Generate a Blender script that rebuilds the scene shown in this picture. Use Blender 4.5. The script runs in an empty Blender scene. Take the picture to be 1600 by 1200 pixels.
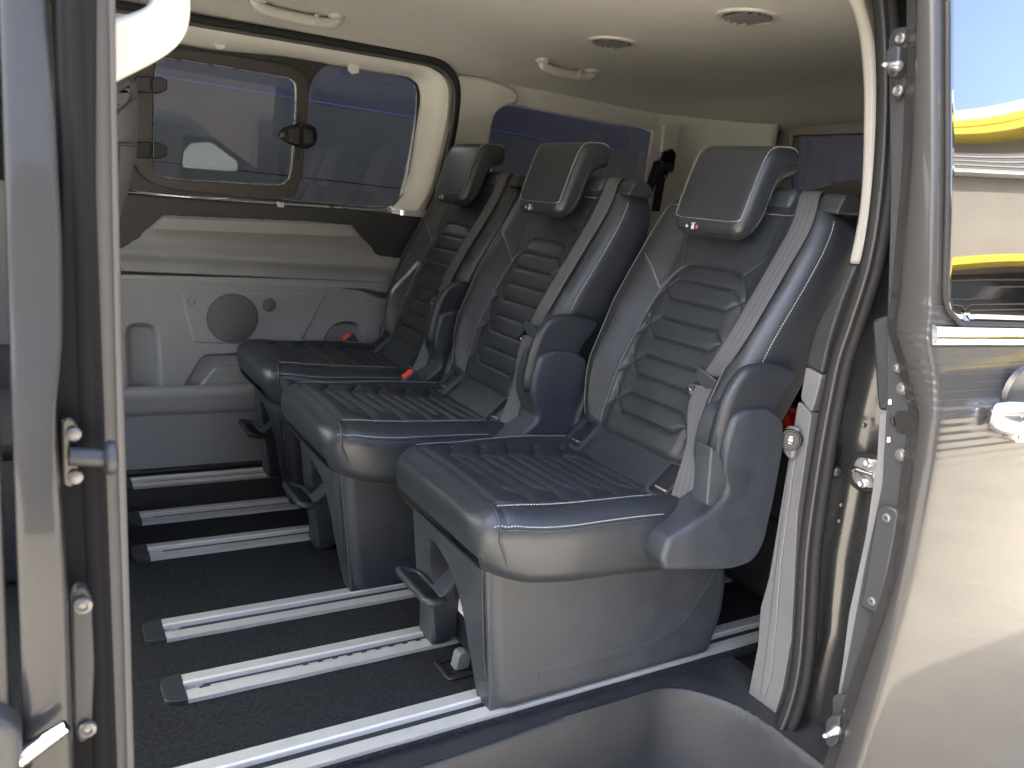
import bpy, bmesh, math, random
import numpy as np
from mathutils import Vector, Matrix
random.seed(4); rng = np.random.default_rng(4)
scene = bpy.context.scene
COL = scene.collection
# ------------------------------------------------------------------ camera
CAM_F = 1230.66                      # focal length in pixels of a 1600 px wide picture
YAW, PITCH, ROLL = math.radians(32.394), math.radians(-12.955), math.radians(6.270)
CAM_P = np.array([-0.0747, -1.1034, 0.9200])
_f = np.array([math.sin(YAW)*math.cos(PITCH), math.cos(YAW)*math.cos(PITCH), math.sin(PITCH)])
_r = np.array([math.cos(YAW), -math.sin(YAW), 0.0]); _u = np.cross(_r, _f)
RIGHT = math.cos(ROLL)*_r + math.sin(ROLL)*_u
UP = -math.sin(ROLL)*_r + math.cos(ROLL)*_u
FWD = _f
cam = bpy.data.cameras.new('camera'); camo = bpy.data.objects.new('camera', cam); COL.objects.link(camo)
m = Matrix.Identity(4)
for i in range(3):
    m[i][0], m[i][1], m[i][2], m[i][3] = RIGHT[i], UP[i], -FWD[i], CAM_P[i]
camo.matrix_world = m
cam.sensor_width = 36; cam.lens = CAM_F/1600*36; cam.clip_start = 0.02; cam.clip_end = 500
cam.dof.use_dof = True; cam.dof.focus_distance = 1.75; cam.dof.aperture_fstop = 6.5
scene.camera = camo
# ------------------------------------------------------------------ light
SUN = np.array([-0.55, 0.30, 0.70]); SUN /= np.linalg.norm(SUN)      # direction towards the sun
SUN_EL = math.asin(SUN[2]); SUN_AZ = math.atan2(SUN[0], SUN[1])
w = bpy.data.worlds.new('World'); scene.world = w; w.use_nodes = True
nt = w.node_tree; nt.nodes.clear()
sky = nt.nodes.new('ShaderNodeTexSky'); sky.sky_type = 'NISHITA'; sky.sun_disc = False
sky.sun_elevation = SUN_EL; sky.sun_rotation = SUN_AZ; sky.dust_density = 7.0; sky.air_density = 0.9
bg = nt.nodes.new('ShaderNodeBackground'); bg.inputs[1].default_value = 0.15
wo = nt.nodes.new('ShaderNodeOutputWorld')
nt.links.new(sky.outputs[0], bg.inputs[0]); nt.links.new(bg.outputs[0], wo.inputs[0])
sl = bpy.data.lights.new('sun', 'SUN'); sl.energy = 5.0; sl.angle = math.radians(0.53); sl.color = (1.0, 0.98, 0.94)
so = bpy.data.objects.new('sun', sl); COL.objects.link(so); so.location = (-6, 6, 12)
so.rotation_euler = Vector(-SUN).to_track_quat('-Z', 'Y').to_euler()
scene.render.engine = 'CYCLES'
scene.cycles.max_bounces = 10; scene.cycles.diffuse_bounces = 6; scene.cycles.glossy_bounces = 5
scene.cycles.transparent_max_bounces = 12
scene.view_settings.view_transform = 'Standard'; scene.view_settings.look = 'None'
scene.view_settings.gamma = 1.0; scene.view_settings.exposure = 3.68
# ------------------------------------------------------------------ helpers
def V3(p): return np.array(p, float)
def ray(x, y): return RIGHT*((x-800)/CAM_F) - UP*((y-600)/CAM_F) + FWD
def at(x, y, ax, v):
    """the point of the plane ax = v that the photograph shows at pixel x, y"""
    d = ray(x, y); i = 'xyz'.index(ax)
    return CAM_P + d*((v-CAM_P[i])/d[i])
def atp(pts, ax, v): return np.array([at(x, y, ax, v) for x, y in pts])
def cr(pts, n=8, closed=False):
    """Catmull-Rom through the points"""
    P = np.array(pts, float); k = len(P); out = []
    for i in range(k if closed else k-1):
        g = (lambda j: P[j % k]) if closed else (lambda j: P[min(max(j, 0), k-1)])
        a, b, c, d = g(i-1), g(i), g(i+1), g(i+2)
        for s in range(n):
            t = s/n
            out.append(0.5*((2*b)+(c-a)*t+(2*a-5*b+4*c-d)*t*t+(3*b-a-3*c+d)*t**3))
    if not closed: out.append(P[-1])
    return np.array(out)
def rnd(pts, r, n=5):
    """round the corners of a closed polygon (any dimension)"""
    P = np.array(pts, float); k = len(P); out = []
    for i in range(k):
        a, b, c = P[i-1], P[i], P[(i+1) % k]
        la, lc = np.linalg.norm(a-b), np.linalg.norm(c-b)
        rr = min(r[i] if hasattr(r, '__len__') else r, la*.48, lc*.48)
        p, q = b+(a-b)/la*rr, b+(c-b)/lc*rr
        for s in range(n+1):
            t = s/n; out.append((1-t)**2*p+2*t*(1-t)*b+t*t*q)
    return np.array(out)
def resample(P, n):
    P = np.array(P, float); d = np.r_[0, np.cumsum(np.linalg.norm(np.diff(P, axis=0), axis=1))]
    return np.array([np.interp(np.linspace(0, d[-1], n), d, P[:, i]) for i in range(P.shape[1])]).T
def lerp(x, xs, ys): return np.interp(x, xs, ys)
def smooth_table(xs, ys, sig):
    g = np.linspace(xs[0], xs[-1], 600); v = np.interp(g, xs, ys); k = int(sig/(g[1]-g[0])*3)
    w_ = np.exp(-.5*(np.arange(-k, k+1)*(g[1]-g[0])/sig)**2); w_ /= w_.sum()
    v2 = np.convolve(np.r_[2*v[0]-v[k:0:-1], v, 2*v[-1]-v[-2:-k-2:-1]], w_, 'valid')
    return lambda t: float(np.interp(t, g, v2))
def sst(x, a, b):
    t = np.clip((np.asarray(x, float)-a)/(b-a), 0, 1); return t*t*(3-2*t)
ROOT0 = {}
def link(name, me, mat, parent, smooth=40, kind=None):
    o = bpy.data.objects.new(name, me); COL.objects.link(o)
    for mm in (mat if isinstance(mat, (list, tuple)) else [mat]): me.materials.append(mm)
    if smooth:
        me.shade_smooth(); me.set_sharp_from_angle(angle=math.radians(smooth))
    if parent:
        o.parent = parent; base = parent
        while base.parent: base = base.parent
        me.transform(Matrix.Translation(-Vector(ROOT0[base.name])))
    if kind: o['kind'] = kind
    return o
def mesh(name, v, f, mat, parent=None, smooth=40, mi=None, fixn=True, kind=None):
    me = bpy.data.meshes.new(name)
    me.from_pydata([tuple(map(float, p)) for p in v], [], [tuple(map(int, q)) for q in f]); me.validate()
    if mi is not None: me.polygons.foreach_set('material_index', np.array(mi, np.int32))
    if fixn:
        b = bmesh.new(); b.from_mesh(me); bmesh.ops.recalc_face_normals(b, faces=b.faces); b.to_mesh(me); b.free()
    return link(name, me, mat, parent, smooth, kind)
def thing(name, loc, label, cat, group=None):
    o = bpy.data.objects.new(name, None); COL.objects.link(o); o.location = loc; o.empty_display_size = .1
    o['label'] = label; o['category'] = cat
    if group: o['group'] = group
    ROOT0[o.name] = tuple(loc); return o
class MB:
    """collects simple solids into one mesh"""
    def __init__(s): s.v = []; s.f = []
    def add(s, v, f):
        k = len(s.v); s.v += [tuple(p) for p in v]; s.f += [tuple(i+k for i in q) for q in f]; return s
    def box(s, c, h, ax=None):
        ax = np.eye(3) if ax is None else np.array(ax); c = V3(c)
        v = [c+sx*h[0]*ax[0]+sy*h[1]*ax[1]+sz*h[2]*ax[2] for sx in (-1, 1) for sy in (-1, 1) for sz in (-1, 1)]
        return s.add(v, [(0, 1, 3, 2), (4, 6, 7, 5), (0, 4, 5, 1), (2, 3, 7, 6), (0, 2, 6, 4), (1, 5, 7, 3)])
    def tube(s, path, r, n=10, closed=False, cap=True, sx=1.0, up=None):
        P = np.array(path, float); k = len(P); R = r if hasattr(r, '__len__') else [r]*k
        T = np.gradient(P, axis=0) if not closed else (np.roll(P, -1, 0)-np.roll(P, 1, 0))
        T /= np.linalg.norm(T, axis=1)[:, None]+1e-12
        u = V3(up) if up is not None else (V3([0, 0, 1]) if abs(T[0][2]) < .8 else V3([0, 1, 0]))
        v = []
        for i in range(k):
            a = u-T[i]*(u@T[i]); a /= np.linalg.norm(a)+1e-12; b = np.cross(T[i], a); u = a if up is None else u
            for j in range(n):
                g = 2*math.pi*j/n; v.append(P[i]+R[i]*(math.cos(g)*a+math.sin(g)*sx*b))
        f = []
        for i in range(k if closed else k-1):
            i2 = (i+1) % k
            for j in range(n): f.append((i*n+j, i*n+(j+1) % n, i2*n+(j+1) % n, i2*n+j))
        if cap and not closed: f += [tuple(range(n))[::-1], tuple((k-1)*n+j for j in range(n))]
        return s.add(v, f)
    def sweep(s, prof, path, A, B, cap=True):
        """closed 2D profile carried along path without turning; A, B are its two axes"""
        A, B = V3(A), V3(B); n = len(prof); v = []
        for p in path:
            for a, b in prof: v.append(V3(p)+A*a+B*b)
        f = []
        for i in range(len(path)-1):
            for j in range(n): f.append((i*n+j, i*n+(j+1) % n, (i+1)*n+(j+1) % n, (i+1)*n+j))
        if cap: f += [tuple(range(n))[::-1], tuple((len(path)-1)*n+j for j in range(n))]
        return s.add(v, f)
    def lathe(s, c, axis, prof, n=20):
        """prof: (distance along axis, radius)"""
        c, a = V3(c), V3(axis); a = a/np.linalg.norm(a)
        e = V3([0, 0, 1]) if abs(a[2]) < .8 else V3([1, 0, 0])
        u = np.cross(a, e); u /= np.linalg.norm(u); w_ = np.cross(a, u); v = []
        for d, r in prof:
            for j in range(n):
                g = 2*math.pi*j/n; v.append(c+a*d+r*(math.cos(g)*u+math.sin(g)*w_))
        f = []
        for i in range(len(prof)-1):
            for j in range(n): f.append((i*n+j, i*n+(j+1) % n, (i+1)*n+(j+1) % n, (i+1)*n+j))
        f += [tuple(range(n))[::-1], tuple((len(prof)-1)*n+j for j in range(n))]
        return s.add(v, f)
    def build(s, name, mat, parent=None, smooth=40, bevel=0, kind=None):
        o = mesh(name, s.v, s.f, mat, parent, smooth, kind=kind)
        if bevel: bev(o, bevel)
        return o
def bev(o, wd, seg=3):
    b = o.modifiers.new('bevel', 'BEVEL'); b.width = wd; b.segments = seg; b.limit_method = 'ANGLE'
    b.angle_limit = math.radians(40); b.harden_normals = False
    return o
def grid(name, P, mat, parent=None, smooth=60, thick=None, mi=None):
    """P: array (rows, cols, 3)"""
    nr, nc = P.shape[:2]; v = P.reshape(-1, 3)
    f = [(i*nc+j, i*nc+j+1, (i+1)*nc+j+1, (i+1)*nc+j) for i in range(nr-1) for j in range(nc-1)]
    o = mesh(name, v, f, mat, parent, smooth, mi=mi, fixn=False)
    if thick:
        sm = o.modifiers.new('solid', 'SOLIDIFY'); sm.thickness = thick; sm.offset = -1
    return o
def plate(name, outer, holes, depth, mat, parent=None, bevel=0, smooth=35):
    """flat outline (3D points) with holes, given thickness by the vector depth"""
    b = bmesh.new(); D = V3(depth)
    edges = []
    for loop in [outer]+list(holes):
        vs = [b.verts.new(p) for p in loop]
        for i in range(len(vs)): edges.append(b.edges.new((vs[i], vs[(i+1) % len(vs)])))
    bmesh.ops.triangle_fill(b, use_beauty=True, use_dissolve=False, edges=edges)
    bmesh.ops.dissolve_limit(b, angle_limit=.01, verts=b.verts, edges=b.edges)
    ex = bmesh.ops.extrude_face_region(b, geom=list(b.faces))
    bmesh.ops.translate(b, vec=Vector(D), verts=[g for g in ex['geom'] if isinstance(g, bmesh.types.BMVert)])
    bmesh.ops.recalc_face_normals(b, faces=b.faces)
    me = bpy.data.meshes.new(name); b.to_mesh(me); b.free()
    o = link(name, me, mat, parent, smooth)
    if bevel: bev(o, bevel, 2)
    return o
def poff(P, d, steps=5):
    """inset a closed 2D polygon by d, without folding over in tight places"""
    P = np.array(P, float); Q = P.copy(); h = 2e-4
    for k in range(steps):
        g = np.c_[sdf(Q[:, 0]+h, Q[:, 1], P)-sdf(Q[:, 0]-h, Q[:, 1], P), sdf(Q[:, 0], Q[:, 1]+h, P)-sdf(Q[:, 0], Q[:, 1]-h, P)]
        L = np.linalg.norm(g, axis=1)[:, None]; g = np.where(L > 1e-9, g/(L+1e-12), 0)
        cur = -sdf(Q[:, 0], Q[:, 1], P); need = np.clip(d*(k+1)/steps-cur, 0, None)
        Q = Q-g*need[:, None]
    return Q
def clean(ring, oth):
    """indices of a ring without the tiny loops an inset can leave"""
    Q = np.array(ring)[:, oth]; n = len(Q); drop = set()
    cx = lambda a, b, c: (b[..., 0]-a[..., 0])*(c[..., 1]-a[..., 1])-(b[..., 1]-a[..., 1])*(c[..., 0]-a[..., 0])
    A, B = Q, np.roll(Q, -1, 0)
    for i in range(n):
        a, b = A[i][None], B[i][None]
        hit = (cx(a, b, A)*cx(a, b, B) < -1e-17) & (cx(A, B, a)*cx(A, B, b) < -1e-17)
        for j in np.nonzero(hit)[0]:
            g = (j-i) % n
            if 1 < g < n/10: drop.update((i+1+k) % n for k in range(g))
    return tuple(i for i in range(n) if i not in drop)
def pillow(name, prof, ax, c0, c1, r, mat, parent=None, smooth=60, nseg=5, r2=None, n=64, bulge=0):
    """closed 2D profile (in the two axes other than ax) extruded from c0 to c1 with rounded rims"""
    P = resample(np.vstack([prof, prof[:1]]), n+1)[:-1]
    sgn = 1 if c1 > c0 else -1; rings = []
    ra, rb = r, (r if r2 is None else r2)
    for k in range(nseg+1):
        g = math.pi/2*(1-k/nseg); rings.append((c0+sgn*ra*(1-math.sin(g)), ra*(1-math.cos(g))))
    for k in range(nseg+1):
        g = math.pi/2*k/nseg; rings.append((c1-sgn*rb*(1-math.sin(g)), rb*(1-math.cos(g))))
    i = 'xyz'.index(ax); oth = [j for j in range(3) if j != i]; v = []
    for c, ins in rings:
        Q = poff(P, ins) if ins > 1e-6 else P
        for q in Q:
            p = [0, 0, 0]; p[i] = c; p[oth[0]], p[oth[1]] = q; v.append(p)
    f = []
    for a in range(len(rings)-1):
        for j in range(n): f.append((a*n+j, a*n+(j+1) % n, (a+1)*n+(j+1) % n, (a+1)*n+j))
    f += [clean(v[:n], oth)[::-1], tuple((len(rings)-1)*n+j for j in clean(v[-n:], oth))]
    o = mesh(name, v, f, mat, parent, smooth)
    for q in o.data.polygons:
        if len(q.vertices) > 4: q.use_smooth = False
    return o
def ribbon(name, C, S, hw, mat, parent, thick=.0016, cols=9, kind=None):
    """belt webbing: centre points C, side directions S, half widths hw"""
    C = np.array(C, float); S = np.array(S, float); S /= np.linalg.norm(S, axis=1)[:, None]
    k = len(C); hw = hw if hasattr(hw, '__len__') else [hw]*k
    T = np.gradient(C, axis=0); N = np.cross(T, S); N /= np.linalg.norm(N, axis=1)[:, None]+1e-9
    P = np.zeros((k, cols, 3))
    for j in range(cols):
        u = 2*j/(cols-1)-1
        P[:, j] = C+S*(np.array(hw)*u)[:, None]+N*(.0003*(j % 2))
    o = grid(name, P, mat, parent, 60, mi=[jj % 2 for i in range(k-1) for jj in range(cols-1)] if isinstance(mat, (list, tuple)) else None)
    sm = o.modifiers.new('solid', 'SOLIDIFY'); sm.thickness = thick; sm.offset = 0
    return o
def stitch(name, pts, mat, parent, pitch=.0056, ln=.0038, r=.0010):
    r = r*.95
    P = np.array(pts, float); d = np.r_[0, np.cumsum(np.linalg.norm(np.diff(P, axis=0), axis=1))]
    ev = lambda s: np.array([np.interp(s, d, P[:, i]) for i in range(3)])
    b = MB(); s = pitch/2
    while s+ln/2 < d[-1]:
        p, q = ev(s-ln/2), ev(s+ln/2); b.tube([p, (p+q)/2, q], [r*.6, r, r*.6], n=5); s += pitch
    return b.build(name, mat, parent, 60, kind='stuff')
def seg_dist(x, y, segs):
    d = np.full(np.broadcast(x, y).shape, 9.0)
    for (ax_, ay), (bx, by) in segs:
        vx, vy = bx-ax_, by-ay; L = vx*vx+vy*vy+1e-12
        t = np.clip(((x-ax_)*vx+(y-ay)*vy)/L, 0, 1)
        d = np.minimum(d, np.hypot(x-ax_-t*vx, y-ay-t*vy))
    return d
def sdf(x, y, poly):
    """signed distance to a closed polygon, negative inside"""
    P = np.array(poly, float); Q = np.roll(P, -1, 0)
    d = seg_dist(x, y, list(zip(P, Q))); ins = np.zeros(np.broadcast(x, y).shape, bool)
    for (ax_, ay), (bx, by) in zip(P, Q):
        if ay == by: continue
        c = ((ay > y) != (by > y)) & (x < (bx-ax_)*(y-ay)/(by-ay)+ax_); ins ^= c
    return np.where(ins, -d, d)
class Pad:
    """upholstered cushion: cross-sections across 'lat' carried along 'lng', front face raised by F along 'nrm'"""
    def __init__(s, O, lat, lng, nrm, T, W, F, back, r, R0, R1, drift=lambda t: 0.0):
        s.drift = drift; s.rake = 0.0; s.tuck = .020
        s.O, s.lat, s.lng, s.nrm = V3(O), V3(lat), V3(lng), V3(nrm)
        s.T, s.W, s.F, s.back, s.r, s.R0, s.R1 = T, W, F, back, r, R0, R1
    def pull(s, t):
        p = 0.0
        if t < s.R0: p += s.R0-math.sqrt(max(s.R0**2-(s.R0-t)**2, 0))
        if t > s.T-s.R1: p += s.R1-math.sqrt(max(s.R1**2-(t-s.T+s.R1)**2, 0))
        return p
    def P(s, a, t, lift=0.0):
        return s.O+s.lat*(a+s.drift(t))+s.lng*t+s.nrm*(float(s.F(np.array([a]), t)[0])-s.pull(t)+lift)
    def row(s, L, t, lift=0.0):
        L = np.asarray(L, float); f = s.F(L, t)-s.pull(t)+lift
        return s.O+(L[:, None]+s.drift(t))*s.lat+s.lng*t+f[:, None]*s.nrm
    def corner(s, side, t, ang, lift=0.0):
        w = s.W(t); e = w-s.r; f = float(s.F(np.array([side*e]), t)[0])-s.pull(t)
        return s.O+s.lng*t+s.lat*(s.drift(t)+side*(e+(s.r+lift)*math.sin(ang)))+s.nrm*(f-s.r+(s.r+lift)*math.cos(ang))
    def build(s, name, mats, parent, matfn=None, nl=120, ntt=150, arc=7):
        ts = []
        for k in range(arc): ts.append(s.R0*(1-math.cos(math.pi/2*k/arc)))
        ts += list(np.linspace(s.R0, s.T-s.R1, ntt))
        for k in range(1, arc+1): ts.append(s.T-s.R1+s.R1*math.sin(math.pi/2*k/arc))
        na = 8; rows = []; mi = []; lats = []
        for t in ts:
            w = s.W(t); e = w-s.r; pl = s.pull(t); bk = -s.back(t)
            L = np.linspace(-e, e, nl); f = s.F(L, t)-pl
            tk = min(s.tuck, max((f[0]-bk)*.4, .001))
            pts = [(-w+tk, bk), (-w+tk*.30, bk+tk*.35), (-w, bk+tk*1.3)]
            lo = [(-e-s.r*math.sin(a), f[0]-s.r*(1-math.cos(a))) for a in np.linspace(math.pi/2, 0, na, endpoint=False)]
            hi = [(e+s.r*math.sin(a), f[-1]-s.r*(1-math.cos(a))) for a in np.linspace(0, math.pi/2, na+1)[1:]]
            pts += lo+list(zip(L, f))+hi+[(w, bk+tk*1.3), (w-tk*.30, bk+tk*.35), (w-tk, bk)]
            q = np.array(pts); q[:, 1] = np.maximum(q[:, 1], bk)
            lats.append(q[:, 0]); rk = s.rake*np.clip(-q[:, 1:]-.015, 0, 1)*max(0, 1-t/.14)
            rows.append(s.O+s.lng*(t+rk)+(q[:, :1]+s.drift(t))*s.lat+q[:, 1:]*s.nrm)
        n = len(rows[0]); v = np.vstack(rows); fcs = []
        for i in range(len(ts)-1):
            for j in range(n):
                fcs.append((i*n+j, i*n+(j+1) % n, (i+1)*n+(j+1) % n, (i+1)*n+j))
                mi.append(matfn(lats[i][j], (ts[i]+ts[i+1])/2) if matfn and j < n-1 else 0)
        fcs += [tuple(range(n))[::-1], tuple((len(ts)-1)*n+j for j in range(n))]; mi += [0, 0]
        return mesh(name, v, fcs, mats, parent, 50, mi=mi)
# ------------------------------------------------------------------ materials
def mat(name, col, rough=.5, metal=0., bump=None, spec=.5, var=0., coat=0., ior=1.5, sheen=0., varscale=6., coat_rough=.03, bump2=None):
    """bump: (scale, distance in metres, detail)"""
    mt = bpy.data.materials.new(name); mt.use_nodes = True; t = mt.node_tree; b = t.nodes['Principled BSDF']
    b.inputs['Base Color'].default_value = (*col, 1); b.inputs['Roughness'].default_value = rough
    b.inputs['Metallic'].default_value = metal; b.inputs['Specular IOR Level'].default_value = spec
    b.inputs['Coat Weight'].default_value = coat; b.inputs['Coat Roughness'].default_value = coat_rough; b.inputs['IOR'].default_value = ior
    b.inputs['Sheen Weight'].default_value = sheen
    tc = t.nodes.new('ShaderNodeTexCoord')
    if bump:
        nz = t.nodes.new('ShaderNodeTexNoise'); nz.inputs['Scale'].default_value = bump[0]; nz.inputs['Detail'].default_value = bump[2] if len(bump) > 2 else 3
        bp = t.nodes.new('ShaderNodeBump'); bp.inputs['Distance'].default_value = bump[1]; bp.inputs['Strength'].default_value = 1
        t.links.new(tc.outputs['Object'], nz.inputs['Vector']); t.links.new(nz.outputs['Fac'], bp.inputs['Height'])
        if bump2:
            n3 = t.nodes.new('ShaderNodeTexNoise'); n3.inputs['Scale'].default_value = bump2[0]; n3.inputs['Detail'].default_value = 3; n3.inputs['Distortion'].default_value = .6
            b3 = t.nodes.new('ShaderNodeBump'); b3.inputs['Distance'].default_value = bump2[1]
            t.links.new(tc.outputs['Object'], n3.inputs['Vector']); t.links.new(n3.outputs['Fac'], b3.inputs['Height']); t.links.new(b3.outputs['Normal'], bp.inputs['Normal'])
        t.links.new(bp.outputs['Normal'], b.inputs['Normal'])
    if var:
        n2 = t.nodes.new('ShaderNodeTexNoise'); n2.inputs['Scale'].default_value = varscale; n2.inputs['Detail'].default_value = 5
        t.links.new(tc.outputs['Object'], n2.inputs['Vector'])
        rp = t.nodes.new('ShaderNodeMapRange'); rp.inputs['From Min'].default_value = .3; rp.inputs['From Max'].default_value = .7
        rp.inputs['To Min'].default_value = 1-var; rp.inputs['To Max'].default_value = 1+var
        mx = t.nodes.new('ShaderNodeVectorMath'); mx.operation = 'SCALE'; mx.inputs[0].default_value = col
        t.links.new(n2.outputs['Fac'], rp.inputs['Value']); t.links.new(rp.outputs[0], mx.inputs['Scale'])
        t.links.new(mx.outputs[0], b.inputs['Base Color'])
        r2 = t.nodes.new('ShaderNodeMapRange'); r2.inputs['From Min'].default_value = .3; r2.inputs['From Max'].default_value = .7
        r2.inputs['To Min'].default_value = max(rough-.06, .02); r2.inputs['To Max'].default_value = rough+.06
        t.links.new(n2.outputs['Fac'], r2.inputs['Value']); t.links.new(r2.outputs[0], b.inputs['Roughness'])
    return mt
def dots(mt, n1, n2, size, dark, axes=(1, 2), depth=.0008):
    """perforation: rows of small dark holes over an existing material"""
    t = mt.node_tree; b = t.nodes['Principled BSDF']; tc = t.nodes.new('ShaderNodeTexCoord')
    sp = t.nodes.new('ShaderNodeSeparateXYZ'); t.links.new(tc.outputs['Object'], sp.inputs[0])
    def M(op, a, bb=None):
        n = t.nodes.new('ShaderNodeMath'); n.operation = op
        for i, q in enumerate((a, bb)):
            if q is None: continue
            if isinstance(q, (int, float)): n.inputs[i].default_value = q
            else: t.links.new(q, n.inputs[i])
        return n.outputs[0]
    u = M('MULTIPLY', sp.outputs[axes[0]], n1); v = M('MULTIPLY', sp.outputs[axes[1]], n2)
    row = M('FLOOR', v); sh = M('MULTIPLY', M('MODULO', row, 2.0), .5)
    a = M('SUBTRACT', M('FRACT', M('ADD', u, sh)), .5); c = M('SUBTRACT', M('FRACT', v), .5)
    d = M('SQRT', M('ADD', M('MULTIPLY', a, a), M('MULTIPLY', c, c)))
    k = t.nodes.new('ShaderNodeMapRange'); k.inputs['From Min'].default_value = size*.7; k.inputs['From Max'].default_value = size*1.3
    t.links.new(d, k.inputs['Value'])
    mx = t.nodes.new('ShaderNodeMix'); mx.data_type = 'RGBA'
    mx.inputs['A'].default_value = (*dark, 1); mx.inputs['B'].default_value = b.inputs['Base Color'].default_value[:]
    if b.inputs['Base Color'].links: t.links.new(b.inputs['Base Color'].links[0].from_socket, mx.inputs['B'])
    t.links.new(k.outputs[0], mx.inputs['Factor']); t.links.new(mx.outputs['Result'], b.inputs['Base Color'])
    bp = t.nodes.new('ShaderNodeBump'); bp.inputs['Distance'].default_value = depth
    t.links.new(k.outputs[0], bp.inputs['Height'])
    if b.inputs['Normal'].links: t.links.new(b.inputs['Normal'].links[0].from_socket, bp.inputs['Normal'])
    t.links.new(bp.outputs['Normal'], b.inputs['Normal'])
    return mt
def glass(name, tint, rough=0.0, refl=1.0):
    mt = bpy.data.materials.new(name); mt.use_nodes = True; t = mt.node_tree; t.nodes.clear()
    out = t.nodes.new('ShaderNodeOutputMaterial'); tr = t.nodes.new('ShaderNodeBsdfTransparent'); tr.inputs[0].default_value = (*tint, 1)
    gl = t.nodes.new('ShaderNodeBsdfGlossy'); gl.inputs['Roughness'].default_value = rough; gl.inputs[0].default_value = (refl, refl, refl, 1)
    fr = t.nodes.new('ShaderNodeFresnel'); fr.inputs[0].default_value = 1.5; mx = t.nodes.new('ShaderNodeMixShader')
    t.links.new(fr.outputs[0], mx.inputs[0]); t.links.new(tr.outputs[0], mx.inputs[1]); t.links.new(gl.outputs[0], mx.inputs[2])
    t.links.new(mx.outputs[0], out.inputs[0]); return mt
LEATHER = mat('black leather', (.021, .0245, .030), .42, bump=(330, .0005, 4), var=.12, varscale=9, bump2=(16, .0010))
LEATHER_F = mat('smooth black leather', (.023, .0265, .032), .38, bump=(380, .0004, 4), var=.10, varscale=9, bump2=(14, .0012))
PERF = dots(mat('perforated leather', (.022, .025, .030), .45, var=.06), 300, 215, .25, (.004, .004, .005))
THREAD = mat('white thread', (.36, .355, .34), .7)
THREAD_D = mat('dark thread', (.012, .013, .015), .7)
SEATPL = mat('seat base plastic', (.030, .0355, .044), .47, bump=(420, .0009, 2), var=.12, varscale=22)
SEATPL_D = mat('dark seat plastic', (.022, .025, .029), .45, bump=(650, .0004, 2))
BLACKPL = mat('black plastic', (.014, .014, .016), .38, bump=(500, .0003, 2))
GLOSSBLK = mat('gloss black plastic', (.010, .010, .011), .16)
CARPET = mat('charcoal carpet', (.0165, .018, .0215), .95, bump=(420, .008, 5), var=.6, varscale=140, spec=.12, sheen=.03)
ALU = mat('satin aluminium', (.55, .55, .53), .42, metal=.4, bump=(900, .0001, 2), var=.05, varscale=40)
ALU_B = mat('bright aluminium', (.80, .80, .79), .3, metal=.4)
CHROME = mat('chrome', (.85, .85, .86), .06, metal=1.)
STEEL = mat('zinc steel', (.55, .55, .54), .3, metal=.9, var=.15, varscale=60)
GREYPL = mat('grey door plastic', (.255, .258, .264), .52, bump=(420, .0006, 3), var=.05)
GREYPL_L = mat('lighter grey plastic', (.29, .293, .298), .46, bump=(420, .0004, 3))
SLATE = mat('dark slate plastic', (.026, .028, .032), .5, bump=(420, .0005, 3))
SLATE_M = mat('mid slate plastic', (.021, .0235, .027), .48, bump=(420, .0009, 3), var=.16, varscale=14)
BEIGE = mat('warm white plastic', (.56, .55, .51), .5, bump=(420, .0004, 3), var=.03)
HEADL = mat('woven headliner', (.55, .54, .51), .95, bump=(500, .0016, 4), var=.07, varscale=160, spec=.1, bump2=(5, .004))
HANDLE = mat('headliner handle plastic', (.40, .39, .365), .45)
FRIT = mat('window frit', (.020, .019, .018), .35)
WFRAME = mat('brown black window frame', (.034, .030, .026), .33, bump=(300, .0002, 2))
LIGHTGREY = mat('light grey plastic', (.135, .137, .139), .5, bump=(420, .0005, 3), var=.03)
RUBBER = mat('black rubber', (.014, .014, .015), .68, spec=.3, bump=(200, .0003, 3))
RUBBER_G = mat('flocked grey rubber', (.045, .044, .044), .6, bump=(300, .0004, 3))
PAINT = mat('magnetic metallic paint', (.040, .040, .040), .26, metal=.15, coat=.25, spec=.10)
PAINT_I = mat('inner body paint', (.030, .031, .032), .3, metal=.2, coat=.5, bump=(300, .0001, 3), var=.05)
BELT = mat('grey webbing', (.082, .083, .088), .7, bump=(500, .0003, 3), spec=.3)
BELT2 = mat('grey webbing rib', (.068, .069, .073), .7, bump=(500, .0003, 3), spec=.3)
BELT_D = mat('black webbing', (.012, .012, .013), .7)
RED = mat('red button', (.75, .035, .03), .35)
TAG = mat('white label', (.75, .74, .72), .6)
PRINT = mat('grey print', (.16, .16, .16), .7)
LOGO = mat('silver print', (.52, .53, .54), .5)
LOGO_R = mat('red print', (.5, .12, .12), .5)
GLASS = glass('tinted glass', (.57, .58, .55))
GLASS_D = glass('dark tinted glass', (.38, .38, .385))
GLASS_C = glass('clear glass', (.85, .9, .88))
PRIV = mat('privacy glass', (.006, .006, .006), .015, spec=.5, ior=2.4)
YELLOW = mat('yellow band', (.31, .245, .02), .5)
TGATE = mat('tailgate trim plastic', (.24, .23, .20), .5, bump=(420, .0005, 3))
SPKM = mat('speaker cloth', (.085, .084, .083), .6)
SPKW = mat('speaker weave', (.30, .298, .29), .32, metal=.3)
HOLE = mat('dark cavity', (.003, .003, .003), .8)
BOLTS = mat('grey painted screw', (.16, .16, .16), .4, metal=.5)
SEALG = mat('brown grey flock', (.105, .100, .097), .65)
BEIGE_L = mat('pale plastic', (.55, .53, .48), .45)
SEATL2 = mat('dark seat fabric', (.085, .090, .100), .6, bump=(500, .0004, 3))
GROUND = mat('sunlit concrete', (.280, .252, .200), .9, bump=(9, .02, 8), var=.22, varscale=1.9)
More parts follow.
